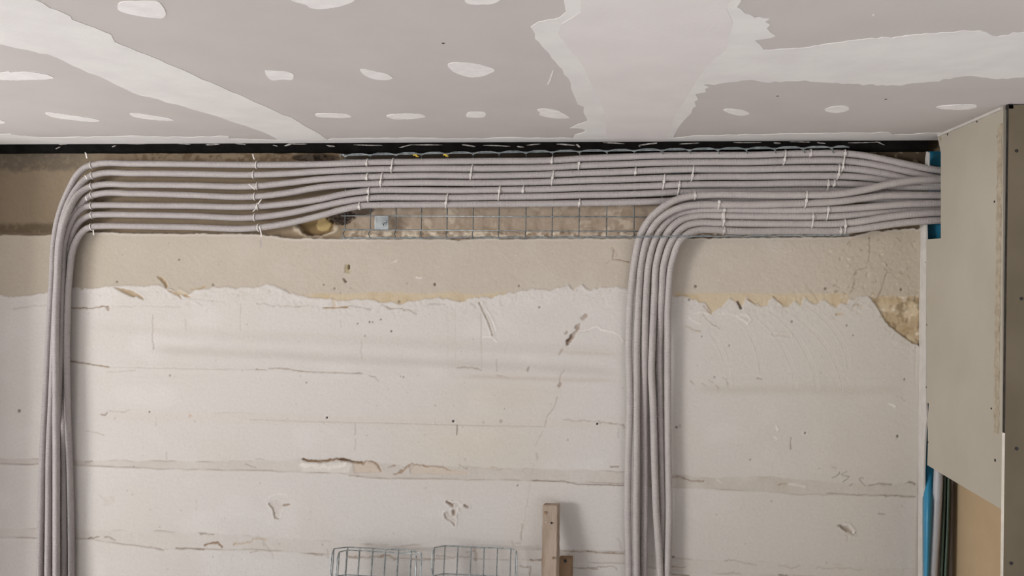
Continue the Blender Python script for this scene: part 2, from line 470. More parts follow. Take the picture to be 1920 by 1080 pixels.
    def line(pts, w, dep, c, al=0.9, jag=1.2, lipmm=0.0):
        pts = np.asarray(pts, float)
        x0, y0 = pts.min(0) - w * 4 - 8; x1, y1 = pts.max(0) + w * 4 + 8
        J = np.where((u[5] > x0) & (u[5] < x1))[0]
        if not len(J): return
        I = np.where((v[:, J[len(J) // 2]] > y0 - 12) & (v[:, J[len(J) // 2]] < y1 + 12))[0]
        if not len(I): return
        sl = (slice(I[0], I[-1] + 1), slice(J[0], J[-1] + 1))
        uu = u[sl] + jag * fbm(u[sl] / 9, v[sl] / 9, 201, 3) * 2; vv = v[sl] + jag * fbm(u[sl] / 8, v[sl] / 8, 207, 3) * 2
        dmin = np.full(uu.shape, 1e9)
        for a, b in zip(pts[:-1], pts[1:]):
            ab = b - a; L = ab.dot(ab) + 1e-9
            t = np.clip(((uu - a[0]) * ab[0] + (vv - a[1]) * ab[1]) / L, 0, 1)
            dmin = np.minimum(dmin, np.hypot(uu - a[0] - t * ab[0], vv - a[1] - t * ab[1]))
        k = 1 - sstep(w * 0.5, w + 0.9, dmin)
        k = k * (0.7 + 0.5 * np.clip(fbm(u[sl] / 14, v[sl] / 14, 211, 2) + 0.4, 0, 1)); k = np.clip(k, 0, 1)
        H[sl] -= dep * k
        if lipmm: H[sl] += lipmm * np.exp(-((dmin - w - 1.5) / 1.5)**2)
        if c in (GR, BR): al *= 0.72
        c = np.array(lin(c)); kk = (al * k)[..., None]
        C[sl] = C[sl] * (1 - kk) + c * kk
    WH = (222, 214, 207); OC = (184, 158, 124)
    line([(130, 677), (165, 682), (205, 688)], 1.2, 2.2, (132, 108, 82), .9, .4)
    line([(205, 688), (235, 689), (300, 690), (400, 692), (480, 693)], .6, .7, GR, .5, .6)
    line([(200, 697), (230, 697), (255, 693)], .7, 1, GR, .6)
    line([(505, 691), (520, 690), (540, 692), (585, 698), (680, 700)], 0.8, 1.2, (150, 134, 120), .8, .6)
    line([(693, 703), (702, 706), (710, 714)], 1.0, 1.5, GR)
    line([(480, 692), (500, 694)], .8, 1, BR)
    line([(857, 689), (885, 689), (903, 694)], .9, 1.5, BR)
    line([(932, 703), (952, 709)], .7, 1, GR, .6)
    line([(132, 577), (165, 578), (202, 574)], 1.1, 2, (130, 106, 80))
    line([(203, 575), (203, 580)], 2.4, 2, BR, .6)
    line([(25, 580), (60, 573), (88, 571)], .8, 1, GR, .6)
    line([(210, 574), (300, 574), (338, 575)], .6, .6, GR, .4)
    # two deep chips at left
    def chip(poly, dep, c, al=1.0, lip=1.2, soft=1.0):
        p = np.asarray(poly, float)
        x0, y0 = p.min(0) - 8; x1, y1 = p.max(0) + 8
        J = np.where((u[5] > x0) & (u[5] < x1))[0]
        I = np.where((v[:, J[len(J) // 2]] > y0) & (v[:, J[len(J) // 2]] < y1))[0]
        sl = (slice(I[0], I[-1] + 1), slice(J[0], J[-1] + 1))
        uu = u[sl] + 1.2 * fbm(u[sl] / 7, v[sl] / 7, 301, 3); vv = v[sl] + 1.2 * fbm(u[sl] / 7, v[sl] / 7, 305, 3)
        d = np.full(uu.shape, 1e9); ins = np.zeros(uu.shape, bool)
        for a, b in zip(p, np.roll(p, -1, 0)):
            ab = b - a; t = np.clip(((uu - a[0]) * ab[0] + (vv - a[1]) * ab[1]) / (ab.dot(ab) + 1e-9), 0, 1)
            d = np.minimum(d, np.hypot(uu - a[0] - t * ab[0], vv - a[1] - t * ab[1]))
            if abs(ab[1]) > 1e-9:
                cr = ((a[1] > vv) != (b[1] > vv)) & (uu < ab[0] * (vv - a[1]) / ab[1] + a[0]); ins ^= cr
        sd = np.where(ins, d, -d)
        k = sstep(-0.8, 0.9, sd)
        H[sl] -= dep * k * (0.55 + 0.45 * sstep(0, 3.5, sd))
        H[sl] += lip * np.exp(-((sd + 1.8) / 1.4)**2)
        c = np.array(lin(c)); kk = (al * k)[..., None] * (0.85 + 0.15 * n_vf[sl][..., None])
        C[sl] = C[sl] * (1 - kk) + c * kk
    chip([(212, 538), (229, 541), (244, 543.5), (255.5, 549), (266, 555.5), (271, 563), (261.5, 559.5), (255.5, 555.5), (249.6, 557.5), (243.7, 556), (231.8, 549.5), (221.5, 544)], 7, (164, 142, 112))
    chip([(292, 517.5), (303, 519.5), (310, 526), (314, 534.8), (312, 541.5), (307, 533.5), (301, 525)], 7, (166, 144, 112))
    chip([(312, 541.5), (326.7, 547.5), (337, 551), (342, 561), (332.6, 554), (317.8, 547.5)], 6, (162, 136, 100))
    chip([(343, 551), (350, 552.2), (359, 558.3), (347.4, 557)], 4, (172, 146, 110))
    chip([(327, 546), (336, 543), (350, 551), (340, 553)], 1.5, (206, 190, 164), .7, 1.5)
    chip([(198.5, 576), (207, 574.5), (205.5, 583), (198.5, 580.5)], 2.5, (178, 160, 146), .8, .6)
    chip([(646.5, 495), (656, 495), (656, 512), (644, 510.5), (646, 503)], 3, (166, 150, 118), .95, .6)
    chip([(651.5, 496.5), (656, 496.5), (656, 505), (650.5, 504.5)], 9, (84, 68, 50), 1, 0)
    chip([(566, 867), (610, 869), (652, 866), (660, 872), (655, 886), (566, 885)], -1.2, (214, 206, 198), .6, 0)
    chip([(660, 867), (705, 866.5), (716, 880), (714, 887), (664, 887)], 1.6, (194, 176, 158), .8, .8)
    chip([(768, 879), (776, 872), (808, 873), (850, 881), (880, 884), (878, 890), (770, 888)], 1.4, (198, 182, 164), .75, .8)
    chip([(836, 960), (834, 966), (838, 974), (846, 978), (853, 985), (855, 975), (850, 966), (844, 958)], 2.0, (192, 182, 174), .7, 1.8)
    chip([(850, 955), (856, 958), (854, 968), (849, 964)], 4.0, (176, 160, 148), .8, 1.6)
    chip([(862, 942), (870, 944), (868, 952), (860, 950)], -2.0, (208, 200, 192), .6, 0)
    chip([(870, 946), (879, 950), (878, 954), (871, 950)], 2.0, (168, 152, 140), .7, 1.0)
    chip([(504, 943), (511, 953), (514, 970), (523, 974), (529, 956), (536, 945), (520, 937)], 1.3, (196, 187, 180), .7, .8)
    chip([(1572, 984), (1582, 982), (1594, 985), (1602, 996), (1596, 1003), (1588, 996), (1580, 992)], 3.0, (178, 166, 154), .7, 2.2)
    chip([(838, 942), (846, 942), (852, 948), (846, 951)], 3, (176, 160, 146), .8, 1.4)
    line([(358, 543), (372, 541), (385, 538)], 1.2, 2, (168, 146, 112), .8)
    line([(368, 566), (380, 573)], .7, .8, GR, .6)
    line([(340, 560), (380, 562), (420, 567)], .7, .8, GR, .4)
    line([(347, 598), (347, 612), (349, 618)], .7, .9, GR, .6)
    line([(287, 590), (286, 625), (288, 655)], 1.0, 1.2, GR, .7)
    line([(451, 570), (451, 620)], .6, .6, GR, .45)
    # below the torn edge
    line([(480, 568), (500, 569), (520, 573), (550, 574), (590, 575)], .8, 1.2, GR, .6, 2.5)
    line([(607, 577), (630, 577), (652, 576)], 1.2, 2, (150, 122, 88), .95, .3)
    line([(625, 562), (628, 575)], 3.0, 1.5, OC, .7)
    line([(655, 573), (675, 577), (695, 579)], .9, 1.5, BR, .7, 1.5)
    line([(715, 571), (728, 578), (745, 579), (765, 580), (780, 588)], 1.0, 1.6, BR, .7, 2)
    line([(803, 570), (835, 571)], .8, 1.2, GR, .6)
    line([(640, 600), (640, 610)], .6, .6, GR, .4)
    line([(678, 640), (678, 672)], .7, .8, GR, .5)
    for uu in (840, 854, 903):
        line([(uu, 575), (uu + 1, 690)], .5, .5, (190, 180, 170), .5, .3)
    line([(902, 572), (903, 692)], .6, .6, GR, .4, .3)
    line([(882, 567), (892, 578)], .9, 1.2, GR, .6)
    line([(898, 568), (910, 590), (918, 612), (924, 630)], 1.2, 2.0, (150, 134, 118), .9, .6, 1.6)
    line([(903, 566), (918, 590), (928, 610), (930, 618)], 1.0, -1.6, WH, .8, .6)
    line([(906, 632), (922, 631), (932, 642)], 1.2, -1.5, WH, .8, .6)
    line([(931, 672), (932, 696)], .7, .8, GR, .6, .5)
    # diagonal chase with chipped plaster
    line([(1099, 592), (1094, 598)], 4.2, 3, (156, 134, 118), .8, 2)
    line([(1085, 610), (1082, 618), (1074, 626), (1068, 636)], 4.0, 4, (140, 116, 98), .85, 3)
    line([(1070, 630), (1064, 643)], 3.0, 4, (110, 88, 70), .9, 2)
    line([(1062, 622), (1060, 625)], 2.2, 2, BR, .8)
    line([(1055, 656), (1050, 662)], 2.6, 1.5, (166, 146, 130), .6, 2)
    line([(1085, 620), (1100, 618), (1120, 613), (1134, 620), (1150, 622), (1162, 630), (1169, 642)], 1.1, -1.8, WH, .8, 1.5)
    line([(1088, 622), (1102, 620)], .8, 1, GR, .6)
    line([(1057, 694), (1052, 704), (1050, 716)], 1.2, 1.5, BR, .6, 1.5)
    line([(1050, 718), (1048, 724)], 3.6, 3, (150, 128, 112), .8, 2)
    line([(1046, 745), (1036, 768), (1028, 780), (1021, 800)], .9, 1.0, GR, .75, 1)
    line([(1018, 806), (1004, 835)], .7, .8, GR, .5, 1)
    line([(1007, 850), (1008, 862)], 1.2, 1.0, GR, .6, 1)
    line([(1000, 868), (992, 920), (984, 975), (977, 1015)], .6, .6, GR, .3, 1)
    line([(980, 982), (977, 1010)], .9, .8, GR, .6, 1)
    line([(991, 690), (990, 695)], 2.4, 1.5, BR, .7, 1)
    # hairline between boards
    line([(470, 787), (600, 791), (780, 795), (900, 798), (1018, 800)], .5, .7, (166, 152, 138), .6, .15)
    line([(1055, 787), (1120, 790), (1170, 796)], .7, .8, BR, .5, 1.5)
    line([(400, 774), (440, 774), (480, 775)], .5, .4, GR, .35, .6)
    line([(293, 785), (293, 800)], .5, .5, GR, .5); line([(312, 846), (312, 862)], .7, .8, GR, .6)
    line([(666, 794), (666, 815)], .8, .9, GR, .7, .5); line([(667, 822), (665, 845)], .7, .8, GR, .5, 1)
    line([(857, 797), (857, 815)], .9, 1, (130, 112, 96), .8, .5)
    line([(1161, 803), (1160, 821)], .7, .8, GR, .6); line([(1483, 820), (1483, 842)], .8, 1, (136, 122, 108), .8, .5)
    line([(162, 808), (178, 810), (195, 817)], .9, 1, GR, .7)
    line([(1380, 580), (1384, 600), (1395, 612), (1408, 618)], .0, .1, WH, .1)
    # long gouged joint at lower middle
    line([(568, 862), (580, 864), (605, 865), (620, 862), (645, 861), (662, 866), (678, 867)], 2.0, 6, (128, 100, 72), 1, 1.2, 1.2)
    line([(640, 862), (662, 866)], 2.2, 5, (104, 80, 58), .9, 1)
    line([(678, 868), (700, 867), (710, 874), (713, 881)], 1.5, 3, (146, 120, 96), .9, 2.5)
    line([(566, 872), (620, 876), (650, 872)], 3.5, -1.5, WH, .7, 2)
    line([(730, 876), (740, 872)], 1.6, 2, (150, 126, 104), .8, 1)
    line([(738, 887), (752, 884), (765, 875), (772, 870), (785, 875), (806, 872), (815, 876), (830, 874), (848, 882)], 1.4, 2.5, (156, 130, 106), .85, 2.5, .8)
    line([(862, 870), (876, 879)], 1.0, 1.5, BR, .6, 2); line([(920, 878), (962, 880)], .9, 1, (170, 148, 122), .6, 2)
    line([(480, 860), (495, 861)], 1.0, 1, GR, .6, 1); line([(655, 891), (690, 895), (715, 897)], .8, 1.2, BR, .8, .6)
    line([(998, 901), (1060, 903), (1085, 908), (1170, 910)], .9, 1.5, (120, 100, 82), .85, .6)
    line([(460, 870), (472, 876), (480, 876)], 1.0, 1.2, BR, .7, 1); line([(160, 866), (172, 864)], 1.2, 1.2, BR, .6)
    # lower joints
    line([(165, 1010), (178, 1007), (186, 1007)], 1.1, 1.5, (130, 112, 94), .8)
    line([(196, 1008), (206, 1008), (216, 1013)], 1.3, 2, (126, 106, 86), .9)
    line([(280, 1024), (300, 1030), (310, 1034)], 1.0, 1.2, BR, .6, 1.5); line([(330, 1028), (360, 1028), (382, 1030)], 1.1, 1.5, (126, 106, 88), .8, 1)
    line([(384, 1022), (398, 1018), (408, 1018), (416, 1026)], 1.6, 3, (140, 112, 84), .9, 1.2, 1.0)
    line([(440, 1020), (460, 1017), (480, 1010), (500, 1012)], 1.6, 1.5, (176, 152, 122), .7, 2.5)
    line([(470, 1035), (484, 1034)], 1.2, 1.2, BR, .6, 1.5); line([(374, 1001), (400, 1003)], .9, 1, (130, 114, 98), .7)
    line([(485, 1004), (500, 1025), (512, 1043)], 1.5, 1.0, GR, .35, 3)
    line([(580, 1038), (605, 1040)], 1.3, 1.5, BR, .7); line([(613, 1030), (616, 1045)], 1.6, 1, GR, .6)
    line([(650, 1044), (700, 1045), (730, 1042), (742, 1050)], 1.3, 1.5, (136, 114, 94), .7, 2); line([(772, 1049), (815, 1050)], 1.2, 1.2, BR, .8)
    line([(820, 1042), (850, 1045), (880, 1045)], 1.0, 1.2, BR, .6, 1.5); line([(873, 1036), (890, 1035)], 1.2, 1.4, BR, .7, 1.5)
    line([(890, 1030), (896, 1042), (893, 1050)], 2.0, 1.5, (156, 132, 116), .6, 3); line([(960, 1014), (964, 1022), (975, 1020)], 1.2, 1, GR, .6, 2)
    line([(995, 1050), (1018, 1050)], 1.2, 1.5, (130, 104, 84), .8, 1); line([(976, 1061), (990, 1064)], 1.2, 1.4, BR, .8); line([(994, 1062), (994, 1080)], 1.3, 1.4, BR, .7)
    line([(1048, 1032), (1075, 1034), (1120, 1036)], 1.0, 1.5, (140, 116, 98), .7, 1); line([(1072, 1064), (1120, 1068)], 1.0, 1.2, BR, .8, 1)
    line([(1100, 1035), (1170, 1039)], 1.0, 1.4, (136, 114, 96), .8, .8); line([(1102, 1066), (1130, 1064), (1152, 1062), (1157, 1068)], 1.1, 1.3, BR, .7, 1.5)
    line([(1160, 1010), (1166, 1030)], 2.0, 1, GR, .5, 2.5)
    line([(1256, 1044), (1263, 1044)], 1.4, 1.4, (110, 92, 78), .8); line([(1256, 1063), (1285, 1064)], 1.0, 1.2, BR, .7); line([(1258, 1076), (1292, 1079)], 1.0, 1.2, (134, 112, 94), .8, .8)
    line([(1360, 1050), (1390, 1054), (1420, 1060)], 1.0, 1, BR, .5, 2); line([(1462, 1060), (1485, 1066), (1500, 1060)], 1.2, 1.2, BR, .5, 2); line([(1530, 1065), (1620, 1067)], .9, 1, GR, .5, 2)
    line([(1365, 1077), (1375, 1074), (1390, 1078)], 1, 1, GR, .5, 2); line([(1460, 1079), (1475, 1080)], 1.4, 1, (110, 96, 84), .7)
    # right-hand joint details
    line([(1262, 895), (1278, 895), (1290, 900), (1305, 901), (1318, 901)], 1.2, 2, (136, 112, 94), .8, 1.5)
    line([(1145, 876), (1160, 874)], 1.3, 2, (140, 116, 96), .8, 1)
    line([(1458, 908), (1475, 907)], 1.5, 1.5, (150, 128, 106), .7, 2); line([(1482, 908), (1495, 908), (1510, 913)], 3.2, -1.8, (206, 196, 184), .8, .8)
    line([(1345, 900), (1355, 906)], 1.0, -1, WH, .5)
    line([(1630, 911), (1645, 908), (1672, 908)], 1.6, 2.5, (128, 110, 92), .75, 1); line([(1705, 904), (1716, 908)], 1.8, 2.5, (120, 102, 86), .7, 1)
    line([(1552, 925), (1585, 927), (1680, 930)], .8, 1.2, (140, 124, 108), .7, .8); line([(1680, 929), (1700, 931), (1716, 931)], 1.1, 1.6, (120, 102, 86), .7, .8)
    line([(1660, 928), (1660, 933)], 1.0, 1, BR, .6); line([(1648, 963), (1660, 964)], 1.4, 1.2, BR, .7, .5)
    # marks and trowel arcs on the right
    for k, (a0, a1, b0, b1) in enumerate(((1328, 622, 1366, 730), (1412, 590, 1490, 730), (1438, 580, 1530, 735), (1455, 572, 1580, 735), (1500, 566, 1590, 690), (1385, 600, 1425, 700))):
        q = [(a0 + (b0 - a0) * (1 - (1 - t)**1.8), a1 + (b1 - a1) * t**1.15) for t in np.linspace(0, 1, 12)]
        line(q, .7, 1.0, (186, 176, 164), .35, .6, .8)
        line([(x + 6, y - 3) for x, y in q], .6, -.8, WH, .25, .6)
    line([(1292, 596), (1302, 602), (1314, 607)], 1.1, -2, WH, .7, .6); line([(1318, 590), (1328, 602), (1350, 616)], .9, 1.4, GR, .7, .8, .8)
    line([(1288, 612), (1300, 618), (1312, 622)], 2.0, 1.5, (166, 146, 124), .6, 1.5); line([(1300, 586), (1360, 588), (1400, 592)], 1.4, -1.2, WH, .4, 3)
    line([(1383, 590), (1390, 600), (1402, 606), (1408, 600), (1398, 588)], 1.2, -2, WH, .6, 1.5)
    line([(1450, 627), (1465, 628), (1482, 630)], 2.6, 1.2, (196, 184, 172), .6, .8, 1.2); line([(1570, 589), (1580, 589)], 2.2, 1.6, OC, .8, .5)
    line([(1320, 574), (1334, 588)], 1.3, 2.5, (150, 118, 78), .8, 1); line([(1384, 566), (1390, 577)], 2.2, 5, (70, 52, 38), .9, 1)
    line([(1400, 560), (1420, 572)], 1.2, 2.5, (150, 118, 78), .8, 1); line([(1450, 556), (1470, 575)], 1.3, 2.5, (150, 118, 78), .8, 1)
    line([(1420, 709), (1428, 711)], 1.5, 1.2, BR, .8, .5)
    line([(1630, 440), (1632, 470), (1626, 500), (1605, 508), (1600, 540), (1597, 548)], .8, 1.2, (134, 116, 96), .6, 2)
    line([(1662, 512), (1658, 530), (1645, 565)], .9, 1.4, (130, 110, 88), .6, 1); line([(1660, 505), (1690, 525)], .8, 1, (140, 122, 100), .4, 2)
    line([(1510, 533), (1525, 550), (1535, 568)], .9, 1.4, (166, 148, 128), .7, .8); line([(1590, 540), (1600, 536)], 1.0, 1.2, BR, .6, 1)
    line([(1718, 648), (1716, 720)], 1.0, 1.5, (196, 186, 172), .5, .6)
    line([(1150, 468), (1149, 486), (1180, 491)], .9, 1.6, (136, 114, 96), .8, .6)
    line([(1148, 465), (1155, 478)], 2.4, 1.0, (150, 132, 114), .4, 2.5)
    line([(1139, 492), (1143, 490)], 1.5, 1.2, BR, .6)
    # pocket holes in the plaster band
    line([(645, 523), (648, 528)], 2.4, 5, (92, 74, 58), .95, .6)
    line([(735, 492), (745, 486)], 1.1, -1, WH, .5, 1.5); line([(488, 450), (489, 462)], 1.4, .5, (150, 146, 152), .5, .5)
    line([(780, 520), (790, 521)], 1.6, -1.2, WH, .7, .8); line([(846, 447), (862, 449)], 1.8, 4, (130, 98, 66), .9, 1); line([(866, 448), (878, 447)], 1.6, 4, (138, 106, 74), .9, 1)
    # drilled holes with pale rings / dark specks
    def dot(x, y, r, dep, c, al=.95, ring=None):
        line([(x, y - .3), (x, y + .3)], r, dep, c, al, .3)
        if ring: line([(x + ring * .8 * math.cos(a), y + ring * .8 * math.sin(a)) for a in np.linspace(0, 6.3, 9)], 0.9, -1.0, WH, .35, .5)
    for x, y, r in ((607, 534, 1.6), (627, 541, 2.2), (815, 533, 2.4), (748, 566, 2.8), (973, 536, 1.6), (1304, 537, 2.8), (1548, 541, 2.6), (1690, 543, 2.4),
                    (219, 528, 2.2), (336, 487, 1.4), (399, 534, 2.6), (1012, 576, 1.8), (1485, 603, 1.8), (1316, 631, 1.4), (1588, 610, 1.4), (1600, 628, 1.2),
                    (714, 599, 1.3), (693, 604, 1.3), (671, 607, 1.2), (699, 604, 1.1), (684, 630, 1.3), (734, 621, 1.3), (1368, 648, 1.4), (1292, 562, 2.2),
                    (36, 770, 3.2), (280, 772, 1.2), (1696, 711, 1.6), (1340, 440 + 267, 1.6), (757, 707, 1.4), (575, 717, 1.2), (1407, 862, 1.2), (971, 910, 1.4), (319, 704, 1.6)):
        dot(x, y, r, 3, (92, 76, 62), .85)
    for x, y, r in ((613, 783, 1.6), (850, 790, 1.8), (1120, 795, 1.8), (1510, 812, 1.8)):
        dot(x, y, r, 6, (46, 40, 36), 1, 5)
    dot(1268, 801, 1.8, 6, (40, 34, 30), 1); dot(1275, 799, 3, 1.5, BR, .5); dot(1683, 818, 2.2, 5, (56, 48, 38), 1); dot(357, 779, 4.2, 2.0, (178, 152, 124), .8, 4); dot(940, 790, 3.4, 1.2, GR, .7); dot(907, 792, 2.4, 1, GR, .5)
    line([(190, 776), (196, 779), (200, 773)], 1.8, 2.5, (110, 90, 74), .8, 1.5); line([(205, 771), (225, 774), (244, 770)], 1.2, 1, BR, .5, 2)
    line([(1125, 794), (1155, 793)], 1.2, 1, BR, .5, 2.5); line([(1169, 796), (1170, 802)], 1.6, 1.5, BR, .7)
    line([(1455, 800), (1458, 806)], 1.6, -1.6, WH, .7); line([(1452, 818), (1456, 822)], 1.4, -1.4, WH, .6); line([(1668, 757), (1678, 762)], 2.2, -1.6, WH, .7)
    for x, y in ((1295, 716), (1316, 718), (1342, 722), (1362, 716), (1330, 712), (1690, 746), (1355, 708)):
        line([(x, y), (x + 7, y + 5)], 1.0, 1.2, (158, 140, 122), .6, 1)
    # knocked craters along the lower wall
    def crater(cx, cy, s, c, sd, al=.8):
        r = np.random.default_rng(sd)
        a = np.linspace(2.0, 4.9, 8)
        line([(cx + s * .8 * math.cos(t) * (0.8 + .4 * r.random()), cy - s * .9 * math.sin(-t) * (0.8 + .4 * r.random()) * -1 * -1) for t in a], 1.1, 2.2, c, al, 1.5, 1.4)
        line([(cx - 2, cy - 3), (cx + 2, cy + 4)], s * .28, 3.0, (190, 178, 166), .7, 2, 2.0)
        for k in range(6):
            t = r.random() * 6.3
            line([(cx + s * .4 * math.cos(t), cy + s * .4 * math.sin(t)), (cx + s * (.7 + .4 * r.random()) * math.cos(t), cy + s * (.7 + .4 * r.random()) * math.sin(t))], 1.4, -2.2, (212, 203, 195), .5, 1.5)
    line([(504, 943), (510, 952), (514, 960), (515, 971), (522, 973)], 1.0, 2.4, (140, 122, 104), .85, 1, 1.2)
    line([(532, 948), (542, 946)], 1.6, 2, (140, 120, 100), .85, .6); line([(503, 933), (520, 925), (540, 930)], 1.2, -1.5, WH, .5, 2)
    line([(837, 941), (846, 945), (850, 951)], 1.8, 3, (126, 104, 88), .85, 1.2, 1.2); line([(872, 948), (878, 951)], 1.8, 3, (140, 122, 108), .8, .6, 1.0)
    line([(834, 962), (836, 971), (845, 976), (852, 984)], 1.2, 2.4, (140, 120, 104), .85, 1.2, 1.2); line([(850, 958), (851, 966)], 3.2, 3.5, (170, 154, 140), .8, 1.2, 1.6)
    line([(846, 940), (862, 942)], 2.6, -3.0, WH, .6, 2.0); line([(855, 950), (860, 962)], 2.2, -2.2, WH, .5, 2); line([(840, 972), (850, 978)], 2.0, -1.5, WH, .4, 2)
    line([(1574, 984), (1584, 989), (1590, 994), (1600, 1000)], 2.2, 3, (140, 124, 108), .75, 2.2, 1.2); line([(1580, 983), (1594, 985), (1600, 995)], 2.2, -3, WH, .6, 2.5); line([(1588, 1000), (1588, 1012)], 2.5, 1.0, GR, .3, 3)
    line([(190, 930), (200, 940), (212, 928), (208, 945), (195, 945)], 2.2, .8, (188, 172, 160), .5, 3)
    # pencilled figures "35,5" beside the partition
    PN = (116, 108, 100)
    S = lambda q: [(1520 + x / 8.727, 850 + y / 8.727) for x, y in q]
    for q, al in (([(350, 225), (385, 222), (412, 240), (400, 255)], .5), ([(352, 400), (420, 375), (465, 335), (468, 310)], .75),
              ([(590, 292), (540, 320), (500, 338), (530, 362), (590, 368), (628, 380), (610, 405), (560, 445), (520, 470)], .75),
              ([(640, 535), (665, 518), (688, 497)], .9), ([(868, 415), (845, 400), (810, 405), (800, 430), (830, 470), (880, 515), (895, 538)], .75)):
        line(S(q), .55, 0.0, PN, al, .15)
    # specks everywhere
    r = np.random.default_rng(5)
    for k in range(260):
        x = r.uniform(150, 1720); y = r.uniform(450, 1075); s = r.uniform(.3, 1.1)
        if r.random() < .5: dot(x, y, s, 1.5, (140, 124, 108), r.uniform(.3, .8))
        else: line([(x, y), (x + r.uniform(-5, 5), y + r.uniform(-4, 5))], s, r.choice([-1.8, -1.2, 1.2]), (200, 191, 184), .4, 1)
    for k in range(70):
        x = r.uniform(1560, 1722); y = r.uniform(440, 600)
        line([(x, y), (x + r.uniform(-4, 6), y + r.uniform(-4, 6))], r.uniform(.8, 1.8), r.choice([-2.5, 2.0]), (196, 182, 160) if r.random() < .6 else (150, 130, 104), .6, 2)

    nzr, nxc = X.shape
    V = np.stack([X, -H * 0.001, Z], -1).reshape(-1, 3)
    idx = np.arange(nzr * nxc).reshape(nzr, nxc)
    quads = np.stack([idx[:-1, :-1], idx[:-1, 1:], idx[1:, 1:], idx[1:, :-1]], -1).reshape(-1, 4)
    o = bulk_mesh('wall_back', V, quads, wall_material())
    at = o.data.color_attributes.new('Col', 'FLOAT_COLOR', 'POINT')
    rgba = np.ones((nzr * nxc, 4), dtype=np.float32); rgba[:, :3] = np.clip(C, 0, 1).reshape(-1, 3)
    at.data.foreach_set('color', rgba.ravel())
    tag(o, kind='structure')
    return o
wall = build_wall()

# ------------------------------------------------------------------ floor
mb = MB(); mb.box((-9.0, -9.0, -0.1), (XP + 2.5, 0.05, 0.0))
floor = tag(mb.build('floor', M_floor), kind='structure')

mb = MB(); mb.box((-2.85, -0.33, 0.0), (-2.47, 0.03, ZC + 0.01))  # unseen pier, added to shade the left end of the wall
tag(mb.build('added_shade_pier', M_board), kind='structure')

# ------------------------------------------------------------------ ceiling: plasterboard sheets with filled joints
mb = MB(); mb.box((-3.0, -3.5, ZC + 0.0135), (XP + 1.2, 0.02, ZC + 0.05))
ceiling = tag(mb.build('ceiling', M_black), kind='structure')
EY = -0.032                                             # front sheet edge stops short of the wall
def c2(px, py): return PC(px, py, ZC)[:2]
def line_at_y(a, b, y): t = (y - a[1]) / (b[1] - a[1]); return a + t * (b - a)
A0, A1 = c2(570, 262), c2(20, 48)
B0, B1 = c2(1178, 262), c2(1228, 10)
YB = -3.48
Ae, Af = line_at_y(A0, A1, EY), line_at_y(A0, A1, YB)
Be, Bf = line_at_y(B0, B1, EY), line_at_y(B0, B1, YB)
yC = float(c2(1500, 115)[1])
Bc = line_at_y(B0, B1, yC)
g = 0.0015
Ac = None
tA = (-2.98 - A0[0]) / (A1[0] - A0[0]); Aleft = A0 + tA * (A1 - A0)
sheets = [[(-2.98, EY), (Ae[0] - g, EY), (Aleft[0], Aleft[1] + g)],
          [(Ae[0] + g, EY), (Be[0] - g, EY), (Bf[0] - g, YB), (Aleft[0], YB), (Aleft[0], Aleft[1] - g)],
          [(Be[0] + g, EY), (XP + 1.1, EY), (XP + 1.1, yC + g), (Bc[0] + g, yC + g)],
          [(Bc[0] + g, yC - g), (XP + 1.1, yC - g), (XP + 1.1, YB), (Bf[0] + g, YB)]]
for poly in sheets:
    mb = MB(); mb.prism([(x, y, ZC) for x, y in poly], np.array([0, 0, 0.0125]))
    mb.build('plasterboard_panel', M_board, ceiling)

def rough_outline(pts, step, amp, seed):
    r = np.random.default_rng(seed); out = []
    n = len(pts)
    for i in range(n):
        a = np.array(pts[i], float); b = np.array(pts[(i + 1) % n], float)
        L = np.linalg.norm(b - a); k = max(1, int(L / step))
        nr = np.array([-(b - a)[1], (b - a)[0]]) / (L + 1e-9)
        for j in range(k):
            t = j / k
            p = a + (b - a) * t
            if j: p = p + nr * r.normal() * amp
            out.append(tuple(p))
    return out
def round_off(pts, n=2):
    for _ in range(n):
        q = []
        for a, b in zip(pts, pts[1:] + pts[:1]):
            q += [(.8 * a[0] + .2 * b[0], .8 * a[1] + .2 * b[1]), (.2 * a[0] + .8 * b[0], .2 * a[1] + .8 * b[1])]
        pts = q
    return pts
def patch(name, pts, thick, m, step=9, amp=.7, seed=1, ymax=EY + 0.001):
    q = rough_outline(pts, step, amp, seed)
    W = [PC(x, y, ZC) for x, y in q]
    W = [(p[0], min(p[1], ymax), p[2]) for p in W]
    V = []; 
    for p in W:
        if not V or math.hypot(p[0] - V[-1][0], p[1] - V[-1][1]) > 1e-4: V.append(p)
    mb = MB(); mb.prism([(x, y, ZC - thick) for x, y, z in V], np.array([0, 0, thick + 0.0004]))
    return mb.build(name, m, ceiling)
patch('joint_compound_band', [(-60, -40), (68, 0), (132, 30), (135, 36), (208, 64), (215, 78), (300, 112), (420, 165), (500, 200), (560, 228), (625, 268),
       (530, 268), (500, 250), (420, 222), (330, 195), (250, 174), (200, 149), (150, 128), (90, 101), (20, 87), (-60, 72)], 0.0010, M_compound, 14, .7, 3)
